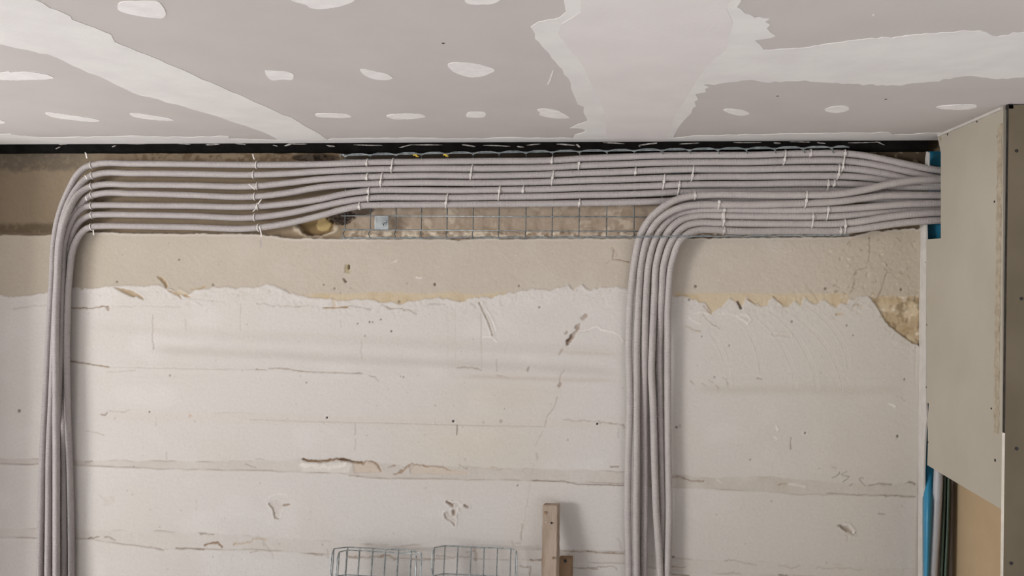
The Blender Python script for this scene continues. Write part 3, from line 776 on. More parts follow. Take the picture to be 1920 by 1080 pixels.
patch('joint_compound_band', [(1056, -30), (1061, 22), (1050, 32), (1010, 40), (995, 50), (1003, 62), (1003, 72), (1030, 100), (1065, 145), (1075, 175), (1083, 195), (1095, 200), (1094, 210), (1102, 226),
       (1085, 232), (1069, 240), (1092, 241), (1099, 246), (1078, 252), (1072, 268), (1256, 268), (1275, 234), (1296, 212), (1299, 202), (1305, 199), (1302, 190), (1309, 186), (1304, 176), (1324, 172), (1322, 166), (1330, 163), (1318, 158),
       (1350, 156), (1410, 149), (1435, 154), (1510, 150), (1530, 153), (1600, 157), (1690, 160), (1740, 153), (1810, 142), (1870, 148), (1980, 138), (1980, 62), (1900, 60), (1890, 66), (1862, 67), (1838, 57), (1700, 66), (1590, 76), (1500, 90),
       (1432, 93), (1424, 82), (1415, 75), (1436, 72), (1455, 67), (1444, 60), (1438, 52), (1444, 46), (1434, 40), (1443, 35), (1416, 33), (1382, 12), (1405, -30)], 0.0010, M_compound, 9, .9, 4)
patch('joint_compound_coat', [(1086, -30), (1088, 22), (1052, 44), (1046, 62), (1082, 108), (1096, 128), (1112, 165), (1132, 205), (1140, 268), (1246, 268), (1262, 226), (1284, 188), (1326, 122), (1362, 92), (1374, 42), (1362, 14), (1385, -30)],
      0.0016, M_compound2, 16, 1.3, 5)
patch('edge_filler_strip', [(-60, 243), (0, 251), (40, 254), (75, 257), (150, 256), (230, 255), (330, 256), (428, 255), (430, 260), (470, 261), (520, 262), (615, 262), (625, 259), (760, 258), (870, 260), (960, 257), (1075, 259), (1258, 259), (1300, 254), (1450, 251),
       (1668, 248), (1675, 252), (1755, 249), (1790, 246), (1790, 268), (1500, 272), (-60, 276)], 0.0013, M_compound, 16, .7, 6)
spots = [[(222, 5), (232, 2), (285, 1), (300, 3), (313, 25), (305, 34), (290, 33), (250, 28), (220, 19)],
         [(543, 0), (575, 8), (580, 14), (600, 17), (635, 12), (665, 2), (668, -12), (543, -12)],
         [(870, -8), (872, 4), (885, 8), (925, 7), (940, -2), (940, -8)],
         [(496, 132), (503, 132), (551, 135), (550, 150), (530, 148), (510, 151), (500, 143)],
         [(673, 129), (690, 130), (725, 137), (739, 146), (725, 150), (700, 148), (682, 140)],
         [(837, 121), (850, 116), (885, 118), (920, 125), (930, 132), (905, 143), (880, 145), (850, 135)],
         [(-12, 136), (50, 134), (85, 138), (105, 146), (80, 149), (-12, 150)],
         [(82, 211), (100, 211), (160, 219), (190, 225), (180, 229), (130, 224), (95, 219)],
         [(241, 212), (260, 212), (310, 219), (331, 226), (290, 225), (250, 219)],
         [(590, 215), (595, 212), (650, 213), (661, 219), (640, 221), (595, 219)],
         [(721, 217), (740, 213), (790, 213), (800, 219), (780, 222), (740, 224)],
         [(873, 218), (877, 210), (890, 209), (912, 210), (909, 220), (880, 220)],
         [(1005, 205), (1020, 203), (1045, 206), (1060, 214), (1071, 221), (1040, 222), (1010, 216), (1014, 211)],
         [(1354, 206), (1365, 203), (1395, 206), (1408, 213), (1390, 217), (1370, 213)],
         [(1545, 205), (1560, 199), (1590, 198), (1593, 206), (1570, 212), (1550, 209)],
         [(1752, 200), (1785, 196), (1830, 195), (1832, 202), (1800, 206), (1765, 204)],
         [(-12, 221), (12, 228), (5, 232), (-12, 231)]]
for i, q in enumerate(spots):
    patch('filler_patch', round_off(q), 0.0012, M_spot, 4, .35, 20 + i)
for q in ([(1026, 158), (1030, 150), (1037, 131), (1038, 132), (1032, 152), (1028, 158)], [(1636, 28), (1638, 27), (1640, 28), (1638, 29)]):
    patch('filler_drip', q, 0.0008, M_spot, 8, .2, 60)
for px, py in ((831, 81), (1661, 186), (1458, 180), (1204, 131)):
    c = PC(px, py, ZC)
    mb = MB(); mb.tube([(c[0], c[1], ZC + .002), (c[0], c[1], ZC - .0008)], .0035, 8)
    mb.build('nail_head', M_screw, ceiling)

# black sealing strip closing the gap between ceiling and wall
zt = ZC + 0.012
za, zb_ = P(0, 287)[2], P(1740, 288)[2]
mb = MB()
xa, xb = -2.98, XP + 0.03
ka = [(xa, 0.012, za), (xb, 0.012, za), (xb, -0.022, zt), (xa, -0.022, zt)]
zl = float(P(480, 288)[2]); 
r = np.random.default_rng(3)
xs_ = np.arange(xa, xb + .01, 0.05)
pr = [(-0.000, -0.0035, 0)]
V = []; Fc = []
for x in xs_:
    u_, v_ = proj(x, 0., zl)
    dz = (2.0 if u_ < 640 else 0) / 490. + r.normal() * .0008
    prof = [(0.016, zl + dz), (-0.006, zl + dz), (-0.016, zl + .006 + dz), (-0.026, zt), (0.016, zt)]
    V += [(x, y, z) for y, z in prof]
for i in range(len(xs_) - 1):
    for k in range(5):
        Fc.append((i * 5 + k, i * 5 + (k + 1) % 5, (i + 1) * 5 + (k + 1) % 5, (i + 1) * 5 + k))
Fc += [tuple(range(5)), tuple((len(xs_) - 1) * 5 + k for k in range(4, -1, -1))]
mb.add(V, Fc)
trim = tag(mb.build('trim_1', M_black), kind='structure')
# torn plaster bits caught along its upper edge
sm = [(118, 270.5, 20, 2, -.1), (108, 277, 9, 2.4, -.45), (213, 274, 9, 2.4, -.35), (252, 269.5, 40, 2.5, .02), (346, 270, 24, 2, .05), (398, 271, 26, 3.5, -.05), (450, 270, 20, 2, .1), (516, 273, 10, 2.4, .2), (541, 271, 20, 3.5, -.3),
      (620, 273.5, 18, 4, .1), (560, 270, 30, 2, 0), (690, 272, 60, 2.2, .02), (760, 274, 26, 2.4, -.25), (800, 271.5, 60, 2, .0), (880, 273, 30, 3, .12), (930, 273, 50, 2.4, .04), (975, 275, 15, 3, .1), (1000, 271, 26, 2, -.1), (1060, 271, 34, 4, .06), (1084, 273, 10, 5, .5),
      (1150, 268, 40, 2, .05), (1199, 274, 5, 3, .4), (1215, 270, 40, 4, -.12), (1290, 269, 40, 3, -.05), (1400, 267, 60, 2, 0), (1457, 268, 14, 3.5, .1), (1500, 266, 40, 2.2, .02), (1540, 268, 18, 2.6, .1), (1620, 267, 66, 2.2, -.02), (1650, 268, 18, 1.8, .4)]
for i, (px, py, w, h, a) in enumerate(sm):
    r = np.random.default_rng(200 + i)
    q = []
    n = 9
    for k in range(n):
        t = 2 * math.pi * k / n
        ex = .5 * w * math.cos(t) * r.uniform(.75, 1.1); ey = .36 * h * math.sin(t) * r.uniform(.6, 1.3)
        q.append((px + ex * math.cos(a) - ey * math.sin(a), py + ex * math.sin(a) + ey * math.cos(a)))
    W = [P(x, y, 0.0275) for x, y in q]
    mb = MB(); mb.prism(W, np.array([0, 0.006, 0]))
    mb.build('plaster_smear', M_smear, trim)

# ------------------------------------------------------------------ partition at the right
wr = MB()
T = 0.0125
X2 = XP + 0.122
YN = float(PX(1884, 500, XP)[1])                    # near end of the partition
wr.box((X2, YN + T, 0), (X2 + T, 0.0, ZC))
wall_right = tag(wr.build('wall_right', M_tan), kind='structure')
def side_poly(pxs, m, name, x0=XP, t=T):
    W = [PX(x, y, XP) for x, y in pxs]
    W = [np.array([x0, min(p[1], -0.0005), p[2]]) for p in W]
    mb = MB(); mb.prism(W, np.array([t, 0, 0])); return mb.build(name, m, wall_right)
side = side_poly([(1881, 193), (1762, 247), (1757, 252), (1764, 286), (1764, 447), (1737, 449), (1737, 755), (1741.5, 756), (1740.5, 772), (1738.8, 787), (1739.6, 805), (1739.6, 840), (1738.6, 872),
                  (1770, 891), (1820, 921), (1876, 954), (1879, 955)], M_side, 'plasterboard_panel')
mb = MB(); mb.box((XP - 0.0002, YN - T, 0), (XP + 0.9, YN, ZC - 0.004))
mb.build('plasterboard_panel', M_front, wall_right)
# cut gypsum edge of the front board, below the slit
za_, zb2 = float(PX(1884, 812, XP)[2]), 0.0
mb = MB(); mb.box((XP - 0.0022, YN - T + 0.0004, zb2), (XP - 0.0002, YN - 0.0004, za_))
mb.build('board_edge', M_gypsum, wall_right)
# dark joint tape gap and torn paper along the side board's near edge
zt_, zm_ = float(PX(1884, 203, XP)[2]), float(PX(1884, 812, XP)[2])
mb = MB(); mb.box((XP - 0.0012, YN - T + 0.001, zm_), (XP - 0.0002, YN - 0.001, zt_))
mb.build('joint_gap', M_screw, wall_right)
r = np.random.default_rng(9)
ys0 = float(PX(1868, 500, XP)[1]); ys1 = float(PX(1877, 500, XP)[1])
z0, z1 = float(PX(1872, 814, XP)[2]), float(PX(1872, 234, XP)[2])
pts = [(XP - 0.0015, ys0 + r.normal() * .002, z) for z in np.linspace(z0, z1, 60)] + [(XP - 0.0015, ys1 + r.normal() * .0015, z) for z in np.linspace(z1, z0, 60)]
mb = MB(); mb.prism(pts, np.array([0.0016, 0, 0])); mb.build('torn_paper_edge', M_torn, wall_right)
# top corner gap
c = PX(1887, 193, XP)
mb = MB(); mb.box((XP - 0.0015, YN - T, ZC - 0.014), (XP + 0.012, YN + 0.003, ZC - 0.001)); mb.build('corner_gap', M_screw, wall_right)
# filler bead where the partition meets the ceiling
a = PX(1762, 247, XP); b = PX(1880, 194, XP)
mb = MB(); mb.tube([(XP - .002, a[1], ZC - .003), (XP - .003, (a[1] + b[1]) / 2, ZC - .004), (XP - .002, b[1], ZC - .003)], .006, 6)
mb.build('filler_bead', M_white, wall_right)
# screws and dents
for px, py, rr in ((1832, 228, .003), (1777, 252, .004), (1871, 256, .004), (1865, 378, .0035), (1738, 609, .003), (1737, 726, .003), (1866, 863, .0045), (1740, 829, .0035), (1859, 766, .003), (1735.5, 492, .003)):
    p = PX(px, py, XP)
    mb = MB(); mb.tube([(XP - .0012, p[1], p[2]), (XP + .003, p[1], p[2])], rr, 8); mb.build('screw', M_screw, wall_right)
for px, py, rr in ((1906, 283, .005), (1906, 841, .0055), (1896, 1056, .0055), (1915, 560, .005)):
    rp = ray(px, py); t = (YN - T - CAM[1]) / rp[1]; p = CAM + t * rp
    mb = MB(); mb.tube([(p[0], YN - T - .001, p[2]), (p[0], YN - T + .003, p[2])], rr, 8); mb.build('screw', M_screw, wall_right)
# small torn corner by the opening
W = [PX(x, y, XP) for x, y in ((1760, 250), (1764, 249), (1765, 262), (1763, 268))]
mb = MB(); mb.prism([(XP - .0015, p[1], p[2]) for p in W], np.array([.001, 0, 0])); mb.build('torn_corner', M_torn, wall_right)
# white strip in the corner of wall and partition
za2, zc2 = 0.0, float(P(1728, 418)[2])
mb = MB()
STR = [(1724.2, 418), (1729, 408), (1736, 409), (1737, 447), (1736.5, 640), (1736.5, 755), (1738.5, 787), (1736, 800), (1734, 830), (1732.5, 880), (1732, 960), (1731.5, 1100), (1724.2, 1100)]
W = [PX(x, y, XP) for x, y in STR]
W[-1][2] = 0.0; W[-2][2] = 0.0
for p in W: p[1] = min(p[1], 0.012 if p is W[0] or p is W[-1] else p[1])
mb.prism([(XP - .001, p[1], p[2]) for p in W], np.array([0.006, 0, 0]))
strip = tag(mb.build('trim_2', M_white), kind='structure')
mb = MB()
W = [PX(x, y, XP) for x, y in [(1735, 312), (1740.5, 312), (1741, 286), (1737, 284), (1734.5, 300)]]
mb.prism([(XP - .0005, p[1], p[2]) for p in W], np.array([0.005, 0, 0])); mb.build('strip_upper_end', M_white, strip)

# ------------------------------------------------------------------ things in the partition cavity
def ribbon(rows, th, m, name, label, cat):
    """folded sheet: rows of (px_left, px_right, py, d_left, d_mid, d_right)"""
    V = []; Fc = []
    K = 7
    for (a, b, y, d0, dm, d1) in rows:
        for k in range(K):
            t = k / (K - 1)
            d = d0 * (1 - t) * (1 - 2 * t) + dm * 4 * t * (1 - t) + d1 * t * (2 * t - 1)
            V.append(P(a + (b - a) * t, y, d))
    for i in range(len(rows) - 1):
        for k in range(K - 1):
            Fc.append((i * K + k, i * K + k + 1, (i + 1) * K + k + 1, (i + 1) * K + k))
    o = mesh_obj(name, V, Fc, m, None, True)
    md = o.modifiers.new('thickness', 'SOLIDIFY'); md.thickness = th; md.offset = 0
    return tag(o, label, cat)
ribbon([(1737, 1766, 284, .004, .008, .012), (1739, 1768, 300, .006, .01, .014), (1741, 1770, 340, .01, .012, .014), (1740, 1770, 400, .01, .012, .014), (1736, 1766, 440, .006, .01, .012), (1735, 1760, 520, .006, .01, .012), (1735, 1758, 640, .006, .01, .012),
        (1734, 1757, 755, .006, .011, .012), (1733.5, 1756, 830, .006, .012, .012), (1732, 1754, 870, .008, .016, .012), (1730.5, 1753, 900, .02, .04, .03), (1730, 1752, 940, .045, .085, .05), (1730, 1749, 1000, .05, .092, .05), (1730, 1746, 1060, .05, .094, .05), (1730, 1744, 1110, .05, .094, .05), (1731, 1744, 1300, .05, .09, .05)],
       .0015, M_blue, 'blue_sheet', 'glossy blue plastic sheeting running up inside the partition at right', 'plastic sheet')
def vpipe(pts, r, m, name, label, cat, n=14):
    W = catmull([P(x, y, d) for x, y, d in pts], 10)
    mb = MB(); mb.tube(W, r, n); o = mb.build(name, m, None, True)
    return tag(o, label, cat)
vpipe([(1763, 560, .05), (1763, 700, .05), (1762, 800, .055), (1760, 880, .06), (1757, 940, .062), (1752, 1020, .065), (1748, 1085, .068), (1744, 1300, .07), (1742, 1480, .07)], .0155, M_greypipe, 'water_pipe', 'smooth light grey pipe beside the blue sheeting in the partition', 'pipe')
vpipe([(1777, 760, .03), (1777, 900, .03), (1775, 1000, .03), (1772, 1090, .03), (1770, 1300, .03), (1770, 1480, .03)], .012, M_blackpipe, 'supply_pipe', 'black pipe against the brown board inside the partition', 'pipe')
vpipe([(1771, 780, .05), (1771, 920, .052), (1768, 1000, .055), (1764, 1090, .058), (1761, 1300, .06), (1760, 1480, .06)], .0048, M_green, 'green_cable', 'thin dark green cable right beside the light grey pipe', 'cable')
vpipe([(1778, 780, .055), (1778, 920, .056), (1776, 1000, .058), (1772, 1090, .06), (1769, 1300, .06), (1768, 1480, .06)], .0042, M_green, 'green_cable', 'thin dark green cable in front of the black pipe', 'cable')

# ------------------------------------------------------------------ corrugated conduits
PITCH = 0.0052
def conduit(paths, r, label, m=M_conduit):
    W = catmull([P(x, y, d) for x, y, d in paths], 24)
    W = resample(W, PITCH / 4)
    n = len(W)
    T = np.gradient(W, axis=0); T /= np.linalg.norm(T, axis=1)[:, None]
    N = np.array([0, 1.0, 0])[None] - T * T[:, 1:2]; N /= np.linalg.norm(N, axis=1)[:, None]
    B = np.cross(T, N)
    K = 12
    prof = np.array([0.0, -0.45, -1.0, -0.45]) * 0.0013
    rad = r + prof[np.arange(n) % 4]
    an = 2 * math.pi * np.arange(K) / K
    V = W[:, None, :] + rad[:, None, None] * (np.cos(an)[None, :, None] * N[:, None, :] + np.sin(an)[None, :, None] * B[:, None, :])
    idx = np.arange(n * K).reshape(n, K)
    nxt = np.roll(idx, -1, axis=1)
    q = np.stack([idx[:-1], nxt[:-1], nxt[1:], idx[1:]], -1).reshape(-1, 4)
    o = bulk_mesh('conduit', V.reshape(-1, 3), q[:, ::-1], m)
    tag(o, label, 'conduit', None)
    return o, W, r
RU = 0.0128
FLOORY = 1470
def down(x, d):      # straight run below the frame to the floor
    return [(x, 1200, d), (x - 1, 1330, d), (x - 1, FLOORY, d)]
U = []
U.append([*down(72, .016)[::-1], (74, 1080, .016), (77, 950, .016), (80, 850, .016), (86, 740, .016), (93, 600, .017), (98, 520, .018), (102, 450, .022), (108, 415, .026), (117, 385, .026), (130, 355, .026), (145, 328, .026), (160, 314, .026), (180, 308.2, .026),
          (250, 307.2, .024), (350, 308, .024), (482, 309.3, .024), (540, 309, .028), (600, 308, .034), (692, 304.5, .038), (780, 303.4, .038), (915, 302, .038), (1032, 300.8, .038), (1098, 296.9, .038), (1157, 294.6, .038), (1235, 291.8, .038), (1332, 290.8, .038), (1418, 290.4, .038), (1465, 288.8, .038), (1530, 287.4, .038), (1578, 287.6, .038), (1615, 291, .038), (1657, 299, .04), (1700, 308, .042), (1740, 316, .044), (1800, 325, .046)])
U.append([*down(89, .018)[::-1], (89.5, 1080, .018), (91, 950, .018), (92, 850, .018), (97, 740, .03), (103, 600, .041), (107, 520, .041), (111, 450, .046), (118, 412, .05), (130, 378, .046), (147, 350, .034), (163, 334, .026), (182, 327, .024),
          (250, 325.2, .024), (350, 326, .024), (482, 327.6, .024), (540, 325.5, .028), (600, 321.6, .034), (692, 317.7, .038), (780, 316, .038), (915, 316, .038), (1032, 313.8, .038), (1098, 310.2, .038), (1157, 308.2, .038), (1235, 305.3, .038), (1332, 304.2, .038), (1418, 303.9, .038), (1465, 302.3, .038), (1530, 301, .038), (1578, 301.5, .038), (1615, 305, .038), (1657, 312, .038), (1700, 321, .036), (1740, 330, .034), (1800, 340, .034)])
U.append([*down(105, .072)[::-1], (106, 1080, .070), (106, 950, .068), (106, 850, .068), (105, 740, .068), (105, 600, .068), (108, 520, .070), (113, 450, .074), (120, 418, .074), (132, 388, .062), (148, 364, .04), (165, 352, .028), (183, 347.5, .024),
          (250, 346.8, .024), (350, 347.6, .024), (482, 348.9, .024), (540, 343, .028), (600, 336, .034), (692, 331.6, .038), (780, 329.2, .038), (915, 329.6, .038), (1032, 327, .038), (1098, 324.4, .038), (1157, 322.6, .038), (1235, 319.2, .038), (1280, 317.8, .038), (1332, 317.8, .038), (1418, 317.5, .038), (1465, 316.2, .038), (1530, 315.5, .038), (1578, 315.6, .038), (1615, 318.5, .038), (1657, 325, .036), (1700, 335, .032), (1740, 343, .028), (1800, 350, .028)])
U.append([*down(104, .043)[::-1], (105, 1080, .043), (105, 950, .041), (105, 850, .041), (104.5, 740, .018), (107, 600, .0155), (112, 520, .016), (120, 462, .02), (128, 432, .024), (140, 404, .026), (153, 381, .026), (167, 369, .024), (184, 364, .024),
          (250, 363, .024), (350, 365.6, .024), (482, 368.3, .024), (540, 361.5, .028), (600, 351, .034), (692, 344.6, .038), (780, 342.8, .038), (915, 343, .038), (1032, 340.6, .038), (1098, 338.2, .038), (1157, 336.6, .038), (1235, 334, .038), (1270, 333.3, .038), (1332, 331.4, .038), (1418, 331.2, .038), (1465, 330.4, .038), (1530, 329.8, .038), (1578, 330, .036), (1615, 332, .032), (1657, 337, .026), (1700, 344, .022), (1740, 350, .02), (1800, 354, .02)])
U.append([*down(105, .015)[::-1], (106, 1080, .015), (106, 950, .015), (106, 850, .0155), (110, 740, .041), (115, 600, .041), (117, 520, .042), (122, 450, .046), (130, 424, .046), (142, 402, .036), (158, 389, .027), (175, 385.4, .024), (195, 384.6, .024),
          (250, 385.2, .024), (350, 386, .024), (482, 387.2, .024), (540, 382, .028), (600, 373.5, .034), (650, 363, .037), (692, 357.8, .038), (780, 356.7, .038), (870, 357.2, .038), (915, 356.4, .038), (1032, 354.4, .038), (1098, 352, .038), (1157, 350.6, .038), (1235, 348, .038), (1270, 346.6, .038), (1332, 345.6, .038), (1418, 345.2, .038), (1465, 344.2, .037), (1530, 343.6, .034), (1578, 344.2, .028), (1615, 346, .024), (1657, 350, .022), (1700, 351, .024), (1740, 351.5, .026), (1800, 351.5, .028)])
U.append([*down(119, .018)[::-1], (120, 1080, .018), (120, 950, .018), (119.5, 850, .018), (119, 740, .017), (121, 600, .016), (124, 520, .018), (131, 450, .026), (138, 432, .028), (150, 415, .026), (164, 406, .024), (180, 402.8, .024), (198, 402.2, .024),
          (250, 402.7, .024), (350, 404.5, .024), (482, 407.3, .024), (540, 400, .028), (600, 387.5, .034), (650, 377, .037), (692, 371.5, .038), (780, 370.3, .038), (870, 370.4, .038), (915, 369.4, .038), (1032, 367.8, .038), (1098, 365.8, .038), (1157, 364.6, .036), (1235, 361.8, .034), (1270, 360, .03), (1332, 358.8, .028), (1418, 358, .025), (1480, 357, .023), (1560, 357, .02), (1615, 359, .02), (1657, 362, .02), (1740, 366, .02), (1800, 368, .02)])
U.append([*down(133, .018)[::-1], (134, 1080, .018), (133, 950, .018), (130, 850, .018), (126, 740, .03), (126, 600, .036), (130, 520, .036), (141, 456, .036), (150, 440, .032), (162, 429, .028), (177, 424.6, .026), (195, 423.6, .024),
          (250, 424.2, .024), (350, 425.6, .024), (482, 427.2, .024), (540, 418.5, .03), (600, 404.5, .036), (640, 393.5, .038), (676, 386, .038), (720, 384.2, .038), (780, 383.7, .038), (870, 383.2, .038), (915, 382.8, .038), (1032, 381.8, .038), (1098, 380.6, .038), (1157, 379.6, .036), (1235, 377.4, .03), (1270, 376, .025), (1332, 375, .022), (1418, 374, .02), (1480, 373, .019), (1560, 373, .019), (1657, 375, .019), (1740, 378, .019), (1800, 380, .019)])
RL = 0.0134
Lp = []
Lp.append([*down(1178, .034)[::-1], (1179, 1080, .034), (1177, 950, .034), (1178, 860, .034), (1181, 750, .034), (1179, 640, .034), (1183, 550, .036), (1190, 490, .046), (1199.5, 445, .058), (1207, 428, .064), (1222, 406.5, .068), (1245, 387, .070), (1268, 374.5, .070), (1300, 367, .068), (1332, 365.2, .066), (1418, 365.7, .066), (1465, 366.2, .066), (1510, 366, .066), (1578, 363, .066), (1615, 357, .066), (1657, 347.5, .066), (1700, 340, .064), (1740, 336.6, .06), (1800, 335, .056)])
Lp.append([*down(1193, .036)[::-1], (1193.5, 1080, .036), (1192.6, 950, .036), (1193.6, 860, .036), (1193.6, 750, .036), (1194, 640, .036), (1197.6, 550, .036), (1202.5, 490, .044), (1213, 447, .056), (1221, 430, .062), (1236, 411.5, .066), (1258, 396.5, .068), (1284, 387, .068), (1310, 383.8, .066), (1350, 383.4, .066), (1418, 383.6, .066), (1465, 382.4, .064), (1510, 381, .06), (1578, 377, .056), (1615, 372, .052), (1657, 367, .05), (1700, 366, .048), (1740, 366, .046), (1800, 366, .044)])
Lp.append([*down(1208, .0145)[::-1], (1208, 1080, .0145), (1209, 950, .0145), (1209, 860, .0145), (1208, 750, .02), (1209, 640, .034), (1211.5, 550, .036), (1216.5, 490, .042), (1228.5, 447, .05), (1238, 430, .052), (1252, 414, .05), (1270, 402, .044), (1294, 395.4, .041), (1330, 393.2, .04), (1418, 393.5, .04), (1465, 394, .04), (1510, 393.5, .04), (1578, 391.5, .04), (1615, 389, .042), (1657, 385.8, .044), (1700, 382.6, .045), (1740, 381.5, .045), (1800, 381, .045)])
Lp.append([*down(1239, .036)[::-1], (1238, 1080, .036), (1230, 950, .036), (1227, 860, .036), (1224, 750, .036), (1221.5, 700, .036), (1223, 640, .036), (1227, 550, .036), (1231, 490, .042), (1245, 447, .05), (1257, 429, .054), (1272, 415.5, .052), (1290, 407.8, .046), (1315, 404.2, .042), (1357, 404.6, .04), (1418, 405.6, .038), (1465, 406, .037), (1510, 406.4, .036), (1578, 405, .034), (1615, 402, .030), (1657, 398, .026), (1700, 394, .022), (1740, 392, .02), (1800, 392, .02)])
Lp.append([*down(1239, .0145)[::-1], (1242, 1080, .0145), (1242.5, 950, .0145), (1240, 860, .0145), (1237, 750, .0145), (1236.5, 640, .018), (1240.5, 550, .036), (1245.5, 490, .042), (1262, 447, .05), (1274, 432, .052), (1290, 421.8, .048), (1310, 417.8, .044), (1340, 418.2, .04), (1418, 419.4, .04), (1465, 419.8, .04), (1510, 420, .04), (1578, 419.4, .042), (1615, 415, .046), (1657, 408, .048), (1700, 402.6, .05), (1740, 399.6, .05), (1800, 398, .05)])
Lp.append([*down(1252, .036)[::-1], (1252, 1080, .036), (1254.5, 950, .034), (1253, 860, .032), (1252, 750, .032), (1252, 640, .034), (1253, 550, .036), (1260, 490, .042), (1278.5, 447, .05), (1292, 437, .05), (1310, 431.4, .046), (1335, 430.6, .042), (1370, 432.8, .04), (1418, 433.6, .04), (1465, 432.8, .04), (1510, 432.8, .04), (1578, 432.8, .042), (1615, 428.5, .044), (1657, 422.5, .046), (1700, 417, .048), (1740, 414, .05), (1800, 412, .05)])
ords = ['topmost', 'second from top', 'third from top', 'fourth from top', 'fifth from top', 'sixth from top', 'lowest']
CU = [conduit(p, RU, f'grey corrugated conduit, {ords[i]} of the seven that bend down at left', M_conduit) for i, p in enumerate(U)]
ordl = ['leftmost', 'second from left', 'third from left', 'fourth from left', 'fifth from left', 'rightmost']
CL = [conduit(p, RL, f'grey ribbed conduit, {ordl[i]} of the six dropping down right of centre', M_conduit_r) for i, p in enumerate(Lp)]

# ------------------------------------------------------------------ mounted wire cable tray
WR = 0.0022
crossu = [646.6, 694, 742, 790, 838, 887, 935.5, 986, 1035.6, 1086, 1137.5, 1189, 1241, 1293, 1346, 1399, 1452, 1506, 1560]
DB, DF = 0.018, 0.084
def tfront(u): return np.interp(u, [640, 700, 1592], [291, 289, 275.0])
def bfront(u): return np.interp(u, [640, 1060, 1592], [446.6, 445.2, 441.0])
tray = empty('wire_cable_tray', P(1115, 446, DB))
tag(tray, 'galvanised wire cable tray fixed along the wall behind the horizontal conduits', 'cable tray')
parts = []
u0, u1 = 640, 1592
zref = [float(P(900, vv, DB)[2]) for vv in (432, 405.5, 379, 352, 325.5, 299)]
xu0, xu1 = float(P(u0, 400, DB)[0]), float(P(u1, 400, DB)[0])
for z in zref:
    mb = MB(); mb.tube([(xu0, -DB, z), ((xu0 + xu1) / 2, -DB, z), (xu1, -DB, z)], WR, 8); parts.append(mb.build('lengthwise_wire', M_wire, None, True))
for uc in crossu:
    xb_ = float(P(uc, 400, DB)[0])
    bf = P(uc, bfront(uc), DF); tf = P(uc, tfront(uc) + 3.0, DF)
    zb3, zt3 = zref[0] - .012, zref[-1] + .01
    pts = [bf, (xb_, -(DB + .02), zb3 - .004), (xb_, -(DB + .008), zb3 + .002), (xb_, -(DB - 2 * WR), zb3 + .012), (xb_, -(DB - 2 * WR), zt3 - .012), (xb_, -(DB + .006), zt3), (xb_, -(DB + .02), zt3 + .003), tf]
    mb = MB(); mb.tube(pts, WR, 6); parts.append(mb.build('cross_wire', M_wire, None, True))
for fn, sgn in ((tfront, -1), (bfront, 1)):
    base = [P(uu, fn(uu) + (0.9 if sgn < 0 else 0), DF) for uu in np.linspace(u0, u1, 40)]
    mb = MB(); mb.tube(base, WR, 6); parts.append(mb.build('edge_wire', M_wire, None, True))
    wav = []
    marks = [638] + crossu + [1592]
    for a, b in zip(marks[:-1], marks[1:]):
        for t in (0, .12, .3, .5, .7, .88):
            uu = a + (b - a) * t
            hgt = 4.6 * min(1, math.sin(math.pi * t) * 1.6)
            wav.append(P(uu, fn(uu) + (3.2 - hgt if sgn < 0 else 1.2 - hgt * .5), DF + .002))
    wav.append(P(1592, fn(1592) + 2, DF))
    mb = MB(); mb.tube(wav, WR * 1.15, 6); parts.append(mb.build('wavy_edge_wire', M_wire, None, True))
hold(tray, *parts)
# fixing plate
pc = P(718.5, 418.5, DB + .004)
pl = empty('fixing_plate', pc)
tag(pl, 'square galvanised fixing plate screwed over the lower wires of the cable tray', 'fixing plate')
mb = MB(); V0 = [P(706, 431, 0.0), P(731, 431, 0.0), P(731, 406, 0.0), P(706, 406, 0.0)]
lo = np.min([v for v in V0], 0); hi = np.max([v for v in V0], 0)
mb.box((lo[0], -(DB + .0065), lo[2]), (hi[0], -(DB + .003), hi[2])); pp = mb.build('plate', M_plate, None, False, .0008)
mb = MB(); c = P(719, 419, DB)
mb.tube([(c[0] - .001, -(DB + .0062), c[2] - .002), (c[0] - .001, -(DB + .0085), c[2] - .002)], .013, 18); s1 = mb.build('washer', M_plate)
mb = MB(); mb.prism([P(717, 417, DB + .0088), P(721, 417, DB + .0088), P(719.2, 424.5, DB + .0088)], np.array([0, .002, 0])); s2 = mb.build('slot', M_screw)
mb = MB(); mb.tube([P(719.5, 419, DB + .009), P(721.5, 414.5, DB + .014), P(725, 416, DB + .018)], .003, 6); s3 = mb.build('screw_shank', M_plate)
hold(pl, pp, s1, s2, s3)
# two yellow tie ends hooked on the upper edge
for (px, py), lab in (((780, 292), 'tiny yellow tie end on the tray edge, the left of two'), ((836, 291.5), 'tiny yellow tie end on the tray edge, the right of two')):
    mb = MB(); mb.tube([P(px - 5, py - 1, DF + .003), P(px - 1, py - 1.5, DF + .004), P(px + 2, py + .5, DF + .005), P(px + 5, py + 2, DF + .004)], .0022, 6)
    mb.tube([P(px + 1, py - 3, DF + .004), P(px, py + 2, DF + .004)], .0018, 6)
    tag(mb.build('yellow_tie_end', M_yellow, None, True), lab, 'tie', 'yellow tie ends')

